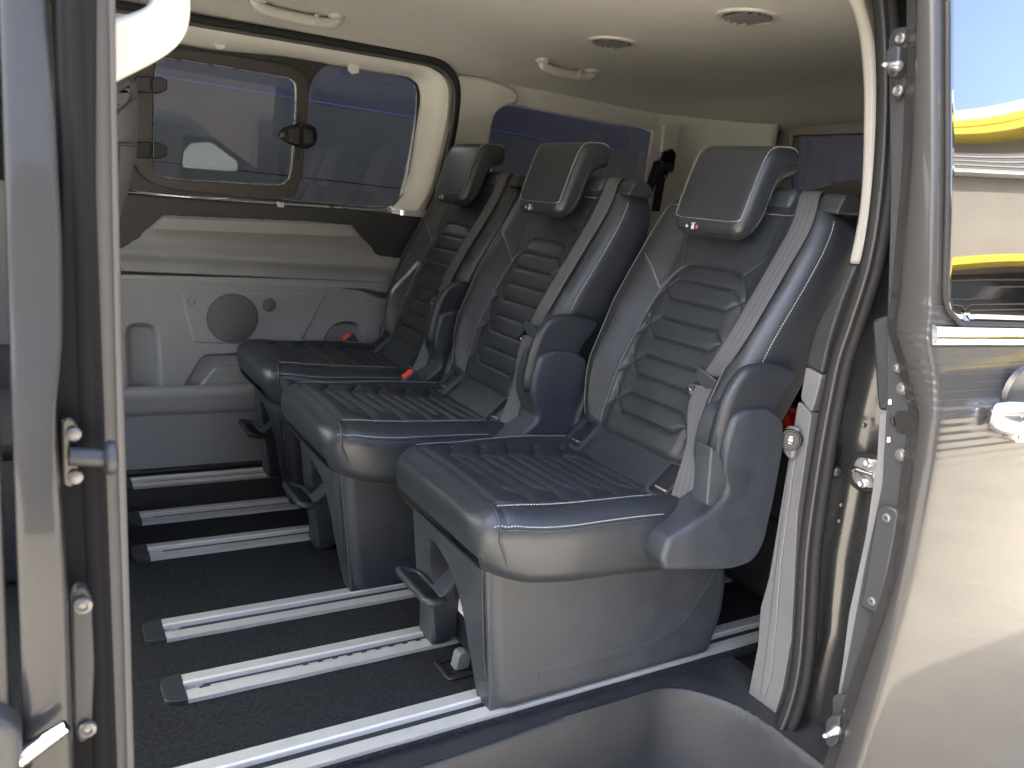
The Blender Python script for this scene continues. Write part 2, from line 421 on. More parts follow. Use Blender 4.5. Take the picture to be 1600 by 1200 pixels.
WALLP = mat('blue grey wall paint', (.052, .051, .054), .55, bump=(7, .006, 9), var=.14, varscale=4)
WALL_SKY = mat('wall paint blued for sky light', (.040, .041, .064), .5, bump=(7, .006, 9), var=.14, varscale=4)  # blue of sky light on the wall top, put into the colour
STRIPB = mat('blue joint strip', (.08, .10, .24), .5)
FACADE = mat('beige facade', (.115, .106, .088), .7, var=.08, varscale=.8)
WHITEW = mat('white coping', (.36, .36, .35), .6)
LOUV = mat('grey louvre', (.09, .085, .09), .5)
LOUV2 = mat('pale louvre', (.18, .18, .175), .5)
BRICK = mat('brown brick', (.05, .042, .036), .8, var=.2, varscale=5)

PVAN = mat('dark van paint', (.02, .02, .022), .3, coat=.5)
SKY_PANEL = mat('pale sky panel', (.19, .22, .218), .7)  # pale colour stands in for bright sky mirrored in the cab window
BEIGE_N = mat('pillar plastic', (.34, .33, .30), .5, bump=(420, .0004, 3), var=.03)
BLACKM = mat('matt black seal', (.007, .007, .008), .8, spec=.15)
# ------------------------------------------------------------------ passenger seat (built where the nearest one stands)
SC = .105                                                  # its centre line
seat = thing('passenger_seat', (.93, SC, 0), 'nearest black leather seat by the door step, with a recline lever on its hinge cover', 'car seat', 'individual seats of the second row')
OUT = np.array([0, -1., 0])                                # towards the door
# --- backrest
TA = math.radians(20.0)
BU = np.array([math.sin(TA), 0, math.cos(TA)]); BN = np.array([-math.cos(TA), 0, math.sin(TA)])
BO = np.array([1.015, SC, .432])
def hexq():
    segs = []
    for i in range(4):
        t0 = .092+.0895*i; h = .0225; a, b = .108, .081
        p = [(-b, t0+h), (b, t0+h), (a, t0), (b, t0-h), (-b, t0-h), (-a, t0)]
        segs += [(p[k], p[(k+1) % 6]) for k in range(6)]
        segs += [(p[5], (-.142, t0-.030)), (p[2], (.142, t0+.030)), (p[5], (-a-.012, t0+.020)), (p[2], (a+.012, t0-.020))]
    return segs
HEX = hexq()
PANEL = rnd([(-.122, -.02), (-.138, .05), (-.142, .16), (-.134, .29), (-.122, .37), (-.080, .424), (.080, .424), (.122, .37), (.134, .29), (.142, .16), (.138, .05), (.122, -.02)], .03, 4)
SHOULDER = [[(-.196, .418), (-.165, .396), (-.126, .350)], [(.196, .418), (.165, .396), (.126, .350)]]
VSEAM = [[(-.088, .418), (-.112, .48), (-.118, .57)], [(.090, .418), (.150, .48), (.160, .57)]]
def pl2seg(pl): return [(pl[i], pl[i+1]) for i in range(len(pl)-1)]
def Fback(L, t):
    L = np.asarray(L, float); tt = np.full(L.shape, t)
    d = sdf(L, tt, PANEL); a = np.abs(L)
    ht = float(lerp(t, [0, .06, .16, .30, .42, .52, .60], [.010, .030, .048, .044, .026, .012, .004]))
    f = ht*sst(a, .116, .188) - .006*(a/.2)**2*0
    f = f + .006*sst(-d, 0, .035) - .0030*np.exp(-(d/.0032)**2)
    q = seg_dist(L, tt, HEX)
    f = f - .0036*np.exp(-(q/.0028)**2)*sst(-d, -.001, .006) + .0012*sst(q, .001, .014)*sst(-d, 0, .01)
    for s in SHOULDER: f = f - .0016*np.exp(-(seg_dist(L, tt, pl2seg(s))/.0028)**2)
    for s in VSEAM: f = f - .0012*np.exp(-(seg_dist(L, tt, pl2seg(s))/.0026)**2)
    f = f + .004*np.exp(-((t-.50)/.06)**2)*np.cos(np.clip(L/.12, -1, 1)*math.pi/2)
    f = f + .0006*np.sin(31*L+9*t)*np.sin(17*t+3*L)
    return f
Wback = smooth_table([0, .04, .12, .30, .42, .49, .545, .58, .604], [.198, .211, .231, .241, .244, .243, .236, .220, .188], .012)
pb = Pad(BO, OUT, BU, BN, .602, Wback, Fback, lambda t: float(lerp(t, [0, .3, .588], [.095, .116, .092])), .044, .035, .034)
def mback(a, t):
    perf = abs(a) > .128 and (a > -.216 and a < .172) and t < .350+(abs(a)-.126)*.92
    if perf and abs(a) > lerp(t, [0, .05, .16, .30, .37], [.128, .140, .144, .136, .126]): return 1
    return 2 if abs(a) > .13 and t < .56 else 0
pb.tuck = .007
back = pb.build('backrest', [LEATHER, PERF, LEATHER_F], seat, mback, nl=220, ntt=250)
for sd in (-1, 1):
    stitch('edge_stitching', [pb.corner(sd, t, 1.12 if sd > 0 else .42, .0005) for t in np.linspace(.03, .56, 70)], THREAD, back, r=.0008 if sd < 0 else .0010)
    pts = resample([p for p in SHOULDER[(sd+1)//2]], 24)
    stitch('shoulder_stitching', [pb.P(a-.004*sd*0, t+.006, .0004) for a, t in pts], THREAD, back, r=.0009)
stitch('bolster_stitching', [pb.P(.176+(0 if t < .33 else -(t-.33)*1.0), t, .0004) for t in np.linspace(.05, .365, 60)], THREAD, back, r=.0009)
top = [pb.P(a, .552, .0004) for a in np.linspace(-.19, .15, 60)]
stitch('top_stitching', top, THREAD, back, r=.0008)
dq = MB()
for (a, b_) in HEX:
    L = math.hypot(a[0]-b_[0], a[1]-b_[1]); n = max(int(L/.0065), 1)
    for k in range(n):
        u, v_ = (k+.2)/n, (k+.75)/n
        A_ = (a[0]+(b_[0]-a[0])*u, a[1]+(b_[1]-a[1])*u); B_ = (a[0]+(b_[0]-a[0])*v_, a[1]+(b_[1]-a[1])*v_)
        if sdf(np.array([A_[0]]), np.array([A_[1]]), PANEL)[0] < -.003:
            dq.tube([pb.P(*A_, .0004), pb.P(*B_, .0004)], .0010, n=4)
dq.build('quilt_stitching', THREAD_D, back, 60, kind='stuff')
# backrest rear shell
sh = [(-.20, .0), (-.20, .30), (-.17, .56), (.17, .56), (.20, .30), (.20, 0)]
v = [BO+OUT*a*.97+BU*t+BN*(-.10) for a, t in rnd(sh, .05, 5)]
plate('back_shell', v, [], BN*(-.022), SEATPL_D, seat, .006)
# --- belt guide on the shoulder
pillow('belt_guide', rnd([(1.205, .962), (1.222, .998), (1.255, 1.000), (1.278, .985), (1.280, .965), (1.25, .962)], .008, 4), 'y', SC-.188, SC-.240, .005, SEATPL_D, seat)
pillow('shoulder_cap', rnd([(1.205, .965), (1.215, 1.000), (1.240, 1.008), (1.270, 1.000), (1.278, .965), (1.24, .95)], .014, 4), 'y', SC-.03, SC-.130, .012, SEATPL, seat)
pillow('guide_bed', rnd([(1.215, .962), (1.224, .992), (1.245, .990), (1.27, .975), (1.27, .955)], .008, 4), 'y', SC-.128, SC-.19, .004, SEATPL_D, seat)
# --- headrest
HP = np.array([(1.112, .915), (1.125, .965), (1.145, 1.030), (1.158, 1.062), (1.176, 1.078), (1.210, 1.083), (1.236, 1.082), (1.250, 1.072), (1.254, 1.050), (1.249, 1.030),
               (1.234, 1.022), (1.216, 1.015), (1.202, .996), (1.190, .962), (1.178, .928), (1.165, .905), (1.146, .893), (1.122, .897)])
HH = .103
hc = cr(HP, 6, True)
head = pillow('headrest', hc, 'y', SC+HH, SC-HH, .022, LEATHER_F, seat, 70, nseg=8, n=120)
def htap(z): return 1-.30*(1-math.sqrt(max(1-min(max((.955-z)/.066, 0), 1)**2, 0)))
def hfix(o, z_off=0):
    for v_ in o.data.vertices:
        if v_.co.x+.93 < 1.21: v_.co.y = (v_.co.y-SC+SC)*htap(v_.co.z) if False else v_.co.y*htap(v_.co.z)
hfix(head)
for sd in (-1, 1):
    y = SC+sd*(HH-.0095)
    pts = []
    for p in cr(HP[:8], 10):
        q = np.array([p[0], y, p[1]]); pts.append(q)
    c = np.array([1.20, y, .99]);
    pts = [q+(q-c)/np.linalg.norm(q-c)*(-.0012) for q in pts]
    pts = [np.array([q[0], SC+(q[1]-SC)*htap(q[2]), q[2]]) for q in pts if q[2] > .931]
    pts = ([np.array([1.1142, SC+sd*(HH-.035), .9275]), np.array([1.1142, SC+sd*(HH-.024), .929])]+pts)
    stitch('headrest_stitching', pts, THREAD, head, r=.0010)
stitch('headrest_stitching', [np.array([1.1145, y, .9275]) for y in np.linspace(SC-HH+.037, SC+HH-.037, 40)], THREAD, head, r=.0010)
g = MB(); g.tube([np.array([1.1135, y, .9035])for y in np.linspace(SC-HH+.045, SC+HH-.045, 20)], .0014, n=6)
for sd in (-1, 1):
    y = SC+sd*(HH+.0002)
    g.tube([np.array([p[0], y, p[1]]) for p in cr([(1.148, .912), (1.165, .945), (1.183, 1.005), (1.200, 1.036), (1.222, 1.048), (1.246, 1.050)], 8)], .0016, n=6)
hs_ = g.build('headrest_seam', LEATHER, head, 60); hfix(hs_)
lg = MB()                                                  # child-seat emblem printed on the lower edge
def glyph(cy, cz, pts, s): return [np.array([1.1112-.0004, SC+.022+cy-x*s, .9105+cz+z*s]) for x, z in pts]
for cy, pts, s in ((.024, [(-.8, -.7), (.8, -.7), (.8, .4), (-.1, .4), (-.4, .9), (-.8, .9)], .0040), (.007, [(-.9, -1.2), (.9, -1.2), (.9, .6), (.4, 1.5), (-.2, 1.5), (-.3, .5), (-.9, .4)], .0046)):
    P = glyph(cy, 0, pts, s); lg.add(P+[p+np.array([-.0006, 0, 0]) for p in P], [tuple(range(len(P))), tuple(range(len(P), 2*len(P)))])
for cy, cz in ((.011, .0065), (.003, .0075)): lg.lathe([1.1112-.0002, SC+.022+cy, .9105+cz], [-1, 0, 0], [(0, .0017), (.0008, .0015)], 10)
lg.build('printed_emblem', LOGO, head, 0)
lg = MB(); P = glyph(-.005, 0, [(-.8, -.9), (.8, -.9), (.8, .1), (0, 1.2), (-.7, .4)], .0038)
lg.add(P+[p+np.array([-.0006, 0, 0]) for p in P], [tuple(range(len(P))), tuple(range(len(P), 2*len(P)))])
lg.build('printed_emblem', LOGO_R, head, 0)
for sd in (-.055, .055):
    b = MB(); b.tube([np.array([1.228, SC+sd, 1.03]), np.array([1.222, SC+sd, .93])], .006, n=10)
    b.build('headrest_post', STEEL, seat)
# --- cushion
CL = np.array([math.cos(math.radians(-3.5)), 0, math.sin(math.radians(-3.5))]); CN = np.array([-CL[2], 0, CL[0]])
CO = np.array([.512, SC, .437])
CPAN = rnd([(-.152, .052), (-.170, .20), (-.176, .50), (.176, .50), (.170, .20), (.152, .052)], .02, 4)
def quiltc():
    s = []
    for i in range(5):
        t0 = .105+.075*i
        s += [((-.105, t0-.010), (.075, t0)), ((.075, t0), (.108, t0+.034)), ((.108, t0+.034), (.165, t0+.020)), ((-.105, t0-.010), (-.150, t0+.022))]
        s += [((-.085, t0+.026), (.075, t0+.036)), ((.075, t0+.036), (.108, t0+.034)), ((-.105, t0-.01), (-.085, t0+.026))]
    return s
QC = quiltc()
def Fc(L, t):
    L = np.asarray(L, float); tt = np.full(L.shape, t); a = np.abs(L); d = sdf(L, tt, CPAN)
    f = .010*sst(a, .13, .20)*sst(t, .0, .12) - .010*sst(t, .05, .30)*0
    f = f - .016*sst(t, .16, .42)*(1-sst(a, .15, .20)) + .012*np.exp(-((t-.06)/.07)**2)*(1-(a/.24)**2)
    f = f - .0035*np.exp(-(d/.0036)**2)
    q = seg_dist(L, tt, QC)
    f = f - .0046*np.exp(-(q/.0038)**2)*sst(-d, -.001, .006) + .0030*sst(q, .002, .018)*sst(-d, 0, .012)
    return f + .0005*np.sin(27*L+11*t)*np.sin(19*t)
Wc = smooth_table([0, .012, .03, .06, .10, .20, .36, .50], [.166, .178, .187, .195, .203, .218, .231, .230], .016)
pc = Pad(CO, OUT, CL, CN, .50, Wc, Fc, lambda t: float(lerp(t, [0, .03, .06, .10, .2, .42, .50], [.104, .110, .116, .122, .129, .136, .135])), .046, .055, .02, drift=lambda t: .040*(1-float(sst(t, .05, .40))))
pc.rake = .42
cush = pc.build('seat_cushion', [LEATHER, LEATHER_F], seat, lambda a, t: 1 if abs(a) > lerp(t, [.05, .2, .35], [.158, .174, .182]) else 0, nl=200, ntt=190, arc=12)
for sd in (-1, 1):
    stitch('cushion_stitching', [pc.P(sd*lerp(t, [.05, .2, .35], [.158, .176, .184]), t, .0004) for t in np.linspace(.05, .40, 60)] if sd > 0 else [pc.P(sd*lerp(t, [.05, .2, .35], [.158, .176, .184]), t, .0004) for t in np.linspace(.05, .46, 60)], THREAD, cush, r=.0011)
    stitch('cushion_stitching', [pc.corner(sd, t, 1.02, .0005) for t in np.linspace(.036, .40, 60)], THREAD, cush, r=.0011)
    g = MB(); 
    pts = [pc.corner(sd, .046, a, -.0002) for a in np.linspace(.05, 1.57, 14)]
    e = pts[-1]
    pts += [e+np.array([.0042*k, 0, -.009*k]) for k in range(1, 6)]
    g.tube(pts, .0024, n=8); 
    g.build('corner_piping', LEATHER_F, cush, 60)
    g = MB(); g.tube([pc.corner(sd, t, 1.14, -.0012) for t in np.linspace(.046, .44, 50)], .0022, n=6)
    g.build('side_seam', LEATHER, cush, 60)
g = MB(); g.tube([pc.P(a, .052, -.0012) for a in np.linspace(-.150, .150, 40)], .0022, n=6); g.build('front_seam', LEATHER, cush, 60)
# --- cover between cushion and backrest with the two child-seat anchors
nr, ncx = 22, 60; P = np.zeros((nr, ncx, 3))
prof = cr([(.925, .372), (.965, .377), (1.000, .397), (1.025, .425), (1.045, .456), (1.085, .480)], 5)
prof = resample(prof, nr)
for j in range(ncx):
    u = 2*j/(ncx-1)-1
    for i in range(nr):
        sag = .010*math.cos(u*math.pi/2)*math.sin(math.pi*i/(nr-1))
        P[i, j] = [prof[i][0]+.004*abs(u)**4-sag*.6, SC+.215*u, prof[i][1]+.012*(abs(u)**3)*(1-i/(nr-1))+sag*.7]
cov = grid('anchor_cover', P, LEATHER, seat, 60, .01)
cn = np.array([-.66, 0, .75]); cu = np.array([.75, 0, .66])
for ap in (at(919, 692, 'y', SC+.155), at(1052, 766, 'y', SC-.145)):
    c = ap+cn*.020
    fr = MB()
    o = rnd([(-.030, -.046), (.030, -.046), (.030, .046), (-.030, .046)], .012, 4); i_ = rnd([(-.021, -.037), (.021, -.037), (.021, .037), (-.021, .037)], .007, 4)
    to = lambda q, h: c+np.array([0, 1, 0])*q[0]+cu*q[1]+cn*h
    n = len(o); v = [to(q, .004) for q in o]+[to(q, .013) for q in poff(o, .003)]+[to(q, .013) for q in i_]+[to(q, -.012) for q in i_]
    f = [(k*n+j, k*n+(j+1) % n, (k+1)*n+(j+1) % n, (k+1)*n+j) for k in range(3) for j in range(n)]
    bz = mesh('anchor_bezel', v, f, SEATPL, seat, 35)
    b = MB(); b.box(c+cn*.0035, (.020, .036, .002), [np.array([0, 1, 0]), cu, cn]); b.build('anchor_slot', BLACKPL, bz)
    b = MB(); b.tube([c+cn*.006+np.array([0, .018, 0])+cu*-.02, c+cn*.006+np.array([0, -.018, 0])+cu*-.02], .0022, n=8); b.build('anchor_bar', STEEL, bz)
# --- base: outboard panel, front panel with an opening, inner leg, release handle
yo = SC-.158
pp = [(.640, .003), (1.182, .003), (1.205, .10), (1.20, .20), (1.12, .30), (.95, .335), (.62, .335), (.588, .325), (.592, .27), (.612, .12)]
pillow('side_panel', rnd(pp, [.03, .02, .03, .04, .03, .02, .02, .02, .02, .05], 5), 'y', SC+.0-.10, yo, .012, SEATPL, seat, n=140, r2=.026, nseg=8)
e = MB()                                                   # pressed line low on the panel
yl = yo-.0015
el = cr([(.72, .075), (.86, .072), (1.00, .075), (1.07, .10), (1.12, .16), (1.145, .20)], 6)
e.sweep([(-.012, .0), (0, .0026), (.012, .0)], [np.array([x, yl+.0022, z]) for x, z in el], [0, 0, 1], [0, -1, 0])
e.build('pressed_line', SEATPL, seat, 60)
fp = [(SC-.145, .003), (SC-.092, .003), (SC-.080, .11), (SC-.066, .165), (SC-.02, .235), (SC+.055, .262), (SC+.085, .255), (SC+.085, .02), (SC+.148, .003), (SC+.150, .16), (SC+.165, .335), (SC-.150, .335)]
fo = []
for y, z in rnd(fp, [.01, .01, .03, .03, .05, .02, .01, .005, .005, .04, .02, .02], 4):
    fo.append((lerp(z, [0, .12, .27, .335], [.632, .606, .588, .583]), y, z))
plate('front_panel', fo, [], (.055, 0, 0), SEATPL, seat, .007)
g = MB(); g.tube([np.array([lerp(z, [0, .12, .27, .335], [.640, .612, .592, .588])-.004, yo+.022-.002*math.sin(z*9), z]) for z in np.linspace(.004, .33, 24)], .0022, n=6); g.build('panel_joint', SEATPL_D, seat, 60)
# inner leg, standing on the second rail
pillow('inner_leg', rnd([(.600, .335), (.615, .12), (.622, .004), (.668, .004), (.70, .10), (.76, .335)], .012, 4), 'y', SC+.158, SC+.088, .010, SEATPL, seat)
pillow('inner_panel', rnd([(.70, .02), (1.18, .02), (1.19, .20), (1.10, .30), (.68, .335)], .02, 4), 'y', SC+.165, SC+.145, .006, SEATPL, seat)
b = MB(); b.box([.93, SC+.01, .045], (.25, .13, .04)); b.box([.90, SC+.03, .17], (.22, .05, .05)); b.build('seat_frame', BLACKPL, seat, 35, .01)
b = MB(); b.box([.695, SC+.068, .085], (.018, .045, .02)); lb = b.build('latch_block', BLACKPL, seat, 35, .003)
b = MB(); b.box([.6765, SC+.062, .094], (.001, .034, .013)); tg = b.build('paper_label', TAG, lb)
b = MB()
for k, wl in enumerate((.022, .015, .019, .012)): b.box([.675, SC+.074-.022+wl/2, .102-.0055*k], (.0006, wl/2, .0009))
b.build('label_print', PRINT, lb, 0)
# release handle: a loop on an arm
hc0 = np.array([.560, SC+.030, .186]); hx = np.array([.97, .0, -.24]); hy = np.array([0, 1., 0])
loop = rnd([(-.026, -.072), (.020, -.060), (.020, .060), (-.026, .072)], .016, 5)
b = MB(); lp = [hc0+hx*a+hy*c for a, c in loop]
b.tube(lp, .0085, n=8, closed=True, sx=.8, up=[0, 0, 1]); hd = b.build('release_handle', SEATPL_D, seat, 60)
b = MB()
b.box(hc0+hx*.0-np.array([0, 0, .004]), (.022, .055, .0025), [hx, hy, np.cross(hx, hy)]); b.build('handle_web', SEATPL_D, hd, 35, .002)
b = MB(); b.sweep([(-.022, -.005), (.022, -.005), (.022, .005), (-.022, .005)], [hc0+np.array([.012, -.035, -.002]), hc0+np.array([.06, -.02, .03]), hc0+np.array([.13, 0, .06])], [0, 1, 0], [-.4, 0, .9])
b.build('handle_arm', SEATPL, hd, 35, .002)
# --- hinge cover and folded armrest on the outboard side
YS = SC-.278
cv = [(p[0], p[2]) for p in atp([(1150, 652), (1172, 641), (1206, 641), (1226, 655), (1228, 690), (1212, 780), (1195, 852), (1178, 880), (1145, 891), (1040, 893), (1034, 875), (1046, 843), (1068, 830), (1112, 800), (1138, 772), (1130, 735), (1134, 700)], 'y', YS)]
pillow('hinge_cover', rnd(cv, [.012, .01, .01, .014, .02, .02, .02, .02, .014, .008, .006, .008, .01, .016, .014, .016, .016], 4), 'y', SC-.196, YS, .008, SEATPL, seat, n=170, r2=.010, nseg=8)
pd = [(p[0], p[2]) for p in atp([(1118, 720), (1126, 672), (1141, 624), (1158, 592), (1178, 574), (1215, 570), (1245, 581), (1243, 600), (1222, 628), (1205, 665), (1190, 700), (1150, 730)], 'y', SC-.266)]
pillow('armrest', cr(pd, 5, True), 'y', SC-.236, SC-.266, .014, LEATHER, seat, 70, nseg=7, n=90)
# inner hinge cover
iv = [(1.000, .335), (1.018, .45), (1.045, .53), (1.085, .55), (1.105, .50), (1.10, .40), (1.07, .33)]
pillow('inner_hinge_cover', rnd(iv, .02, 4), 'y', SC+.212, SC+.242, .008, SEATPL, seat)
# --- buckle on the inner side
bd = np.array([-.50, .0, .62]); bd /= np.linalg.norm(bd); bs = np.array([0, 1., 0]); bn = np.cross(bd, bs)
bc = np.array([.935, SC+.258, .395])
b = MB(); b.box(bc, (.034, .013, .022), [bd, bs, bn]); bk = b.build('belt_buckle', SEATPL, seat, 35, .005)
b = MB(); b.box(bc+bd*.030, (.0085, .0105, .0165), [bd, bs, bn]); b.build('buckle_button', RED, bk, 35, .0025)
b = MB(); b.sweep([(-.012, -.002), (.012, -.002), (.012, .002), (-.012, .002)], [bc-bd*.03, bc-bd*.09+np.array([.02, 0, 0]), bc-bd*.16+np.array([.05, 0, 0])], [0, 1, 0], bn)
b.build('buckle_strap', BELT_D, bk)
# --- seat belt
def onpad(px, py, y): return at(px, py, 'y', y)
GA, GT = np.meshgrid(np.linspace(.03, .225, 60), np.linspace(.0, .59, 150)); GP = np.array([pb.row(GA[0], t) for t in GT[:, 0]]).reshape(-1, 3)
gd = GP-CAM_P; gpx = np.c_[800+CAM_F*(gd@RIGHT)/(gd@FWD), 600-CAM_F*(gd@UP)/(gd@FWD)]
def onback(px, py, lift):
    """the point of the backrest's front that the photograph shows at this pixel"""
    k = np.argmin(np.hypot(gpx[:, 0]-px, gpx[:, 1]-py)); return GP[k]+BN*lift
bp = [np.array([1.262, SC-.165, .955]), np.array([1.250, SC-.163, .992]), np.array([1.222, SC-.158, 1.006])]
bp += [onback(px, py, l) for px, py, l in ((1262, 345, .007), (1238, 388, .007), (1205, 448, .009), (1170, 508, .010), (1142, 556, .012), (1120, 592, .016))]
bpC = cr(bp, 6)
for k in range(12): bpC[1:-1] = (bpC[:-2]+2*bpC[1:-1]+bpC[2:])/4
n = len(bpC)
S = np.array([[.10+.12*u, -1, .12*u-.02] for u in np.linspace(0, 1, n)])
ribbon('belt_webbing', bpC, S, np.r_[np.full(18, .0215), np.linspace(.0215, .020, n-18)], [BELT, BELT2], seat)
# tongue and its cover
tp = bpC[-1]+(bpC[-1]-bpC[-5])*.25; td = bpC[-1]-bpC[-7]; td /= np.linalg.norm(td); ts = np.array([.25, -1, .1]); ts -= td*(ts@td); ts /= np.linalg.norm(ts); tn = np.cross(td, ts)
tpl = [(-.030, -.010), (-.030, .006), (-.012, .018), (.016, .018), (.030, -.002), (.030, -.012)]
tb = plate('belt_tongue', [tp+ts*a+td*c+tn*-.006 for a, c in rnd(tpl, .005, 3)], [], tn*.012, SEATPL_D, seat, .003)
to_ = rnd([(-.011, .012), (.011, .012), (.011, .052), (-.011, .052)], .005, 3); ti_ = rnd([(-.006, .030), (.006, .030), (.006, .044), (-.006, .044)], .002, 3)
td2 = td*.9+ts*-.28; td2 /= np.linalg.norm(td2)
plate('tongue_plate', [tp+ts*(a-.004)+td2*c for a, c in to_], [[tp+ts*(a-.004)+td2*c for a, c in ti_]], tn*.003, CHROME, tb, .0006)
lw = [tp+td*.008, onback(1099, 640, .022), at(1086, 690, 'y', SC-.172), at(1076, 735, 'y', SC-.185), at(1066, 775, 'y', SC-.200), at(1057, 815, 'y', SC-.214)]
lc = cr(lw, 8); n = len(lc)
S = np.array([[math.sin(a)*.9, -math.cos(a), .3*math.sin(a)] for a in np.linspace(.1, 1.25, n)])
ribbon('lap_webbing', lc, S, np.interp(np.linspace(0, 1, n), [0, .45, .8, 1], [.020, .016, .022, .024]), [BELT, BELT2], seat)
a0 = lc[-1]; b = MB(); b.box(a0+np.array([.004, 0, -.016]), (.022, .005, .016), [np.array([.9, -.3, .2]), np.array([.3, .9, 0]), np.array([-.2, 0, 1])]); b.build('belt_anchor', BLACKPL, seat, 35, .003)
# --- copies for the middle and far seats
def copy_tree(o, parent=None):
    c = o.copy(); COL.objects.link(c); c.parent = parent
    for ch in list(o.children): copy_tree(ch, c)
    return c
s2 = copy_tree(seat); s2.location = Vector(seat.location)+Vector((-.086, .504, 0))
s2['label'] = 'middle black leather seat, between the nearest seat and the one by the far window'
s3 = copy_tree(seat); s3.location = Vector(seat.location)+Vector((-.073, 1.04, 0))
s3['label'] = 'black leather seat farthest from the open door, its backrest against the far window'
# recline lever: only the nearest seat shows one
b = pillow('recline_lever', rnd([(p[0], p[2]) for p in atp([(1112, 700), (1121, 703), (1127, 716), (1138, 752), (1115, 792), (1104, 790)], 'y', SC-.300)], .004, 3), 'y', SC-.262, SC-.300, .004, SEATPL, seat, 40, n=50)
# ------------------------------------------------------------------ the van
van = thing('van', (.8, .6, -.58), 'dark grey van with its side door slid open, seen into the passenger cabin', 'van')
YF = 1.42                                                  # inner face of the far side
RAILY = [-.0492, .1955, .4054, .774, .9857, 1.2484]; RW = .0816
# floor
b = MB(); b.box([.75, .74, -.16], (2.1, .78, .12)); b.build('floor_pan', SLATE, van)
def strip_y(y0, y1, x0, x1, z0, z1):
    return [x0, x1, y0, y1, z0, z1]
nx, ny = 180, 120
X, Y = np.meshgrid(np.linspace(-1.2, 2.75, nx), np.linspace(-.062, 1.40, ny))
P = np.stack([X, Y, .0005*np.sin(X*41)*np.sin(Y*53)], -1)
grid('carpet', P, CARPET, van, 60, .02)
# rails
def rail(k):
    y0 = RAILY[k]; xs = [-.25, at(281, 1059, 'z', 0)[0], at(254, 985, 'z', 0)[0], at(230, 862, 'z', 0)[0], at(219, 812, 'z', 0)[0], at(205, 757, 'z', 0)[0]][k]
    x1 = 2.3
    pr = [(0, -.012), (0, .006), (.0255, .0065), (.0265, .004), (.0265, -.010), (.0430, -.010), (.0430, .004), (.0440, .0085), (.0475, .0105), (.053, .0085), (.055, .006), (RW-.001, .0055), (RW, .004), (RW, -.012)]
    b = MB(); b.sweep(pr, [np.array([xs, y0, .002]), np.array([x1, y0, .002])], [0, 1, 0], [0, 0, 1])
    o = b.build('floor_rail', ALU, van, 30)
    b = MB(); b.box([(xs+x1)/2+.015, y0+.03475, -.0012], ((x1-xs)/2-.018, .0080, .0052)); b.build('rail_slot', BLACKPL, o)
    b = MB(); b.sweep([(.044, .0100), (.0475, .0118), (.051, .0100)], [np.array([xs+.001, y0, .0025]), np.array([x1, y0, .0025])], [0, 1, 0], [0, 0, 1]); b.build('rail_bead', ALU_B, o, 30)
    c = rnd([(xs-.036, y0+.004), (xs+.001, y0-.002), (xs+.001, y0+RW+.002), (xs-.036, y0+RW-.004)], [.014, .002, .002, .014], 4)
    plate('rail_end_cap', [(p[0], p[1], -.002) for p in c], [], (0, 0, .0115), SEATPL_D, o, .003)
    b = MB(); b.box([xs+.012, y0+.033, .002], (.010, .003, .004)); b.box([xs+.022, y0+.037, .001], (.004, .004, .003)); b.build('end_clip', STEEL, o, 35, .001)
    if k == 1:
        b = MB(); b.box([xs+.13, y0+.033, .0045], (.085, .0016, .0008))
        for i in range(26): b.box([xs+.235+.030*i, y0+.033, .0045], (.009, .0016, .0008))
        b.build('locking_teeth', ALU, o, 30)
for k in range(6): rail(k)
# cable connector in the carpet by the nearest seat
cc = at(716, 1044, 'z', 0)
fr_o = rnd([(-.040, -.036), (.036, -.036), (.036, .036), (-.040, .036)], .012, 4); fr_i = rnd([(-.030, -.026), (.027, -.026), (.027, .026), (-.030, .026)], .008, 4)
co = plate('cable_connector', [cc+np.array([a, c, 0]) for a, c in fr_o], [[cc+np.array([a, c, 0]) for a, c in fr_i]], (0, 0, .006), BLACKPL, van, .002)
pillow('connector_plug', rnd([(cc[0]-.014, .002), (cc[0]+.020, .002), (cc[0]+.022, .030), (cc[0]+.012, .042), (cc[0]-.008, .040)], .007, 4), 'y', cc[1]+.012, cc[1]-.012, .004, LIGHTGREY, co, 50, n=40)
# ------------------------------------------------------------------ door sill with the moulded step well
WELL = rnd([(-.9, -.122), (.55, -.116), (.80, -.098), (1.03, -.100), (1.11, -.20), (1.12, -.32), (1.12, -.70), (-.9, -.70)], [.05, .2, .2, .07, .06, .05, .05, .05], 8)
nx, ny = 460, 220
X, Y = np.meshgrid(np.linspace(-.62, 1.24, nx), np.r_[np.linspace(-.056, -.10, 10)[:-1], np.linspace(-.10, -.47, ny-9)])
d = sdf(X, Y, WELL)
Z = -.006 - .185*sst(-d, -.006, .034) - .006*sst(-d, .0, .01)
Z = Z+.0035*np.exp(-((d-.004)/.006)**2)
P = np.stack([X, Y, Z], -1)
grid('entry_step', P[:, ::-1], SLATE_M, van, 70, .012)
b = MB(); b.tube([np.array([x, -.0585, .0008]) for x in np.linspace(-.6, 1.2, 60)], .0032, n=6); b.build('sill_carpet_edge', CARPET, van)
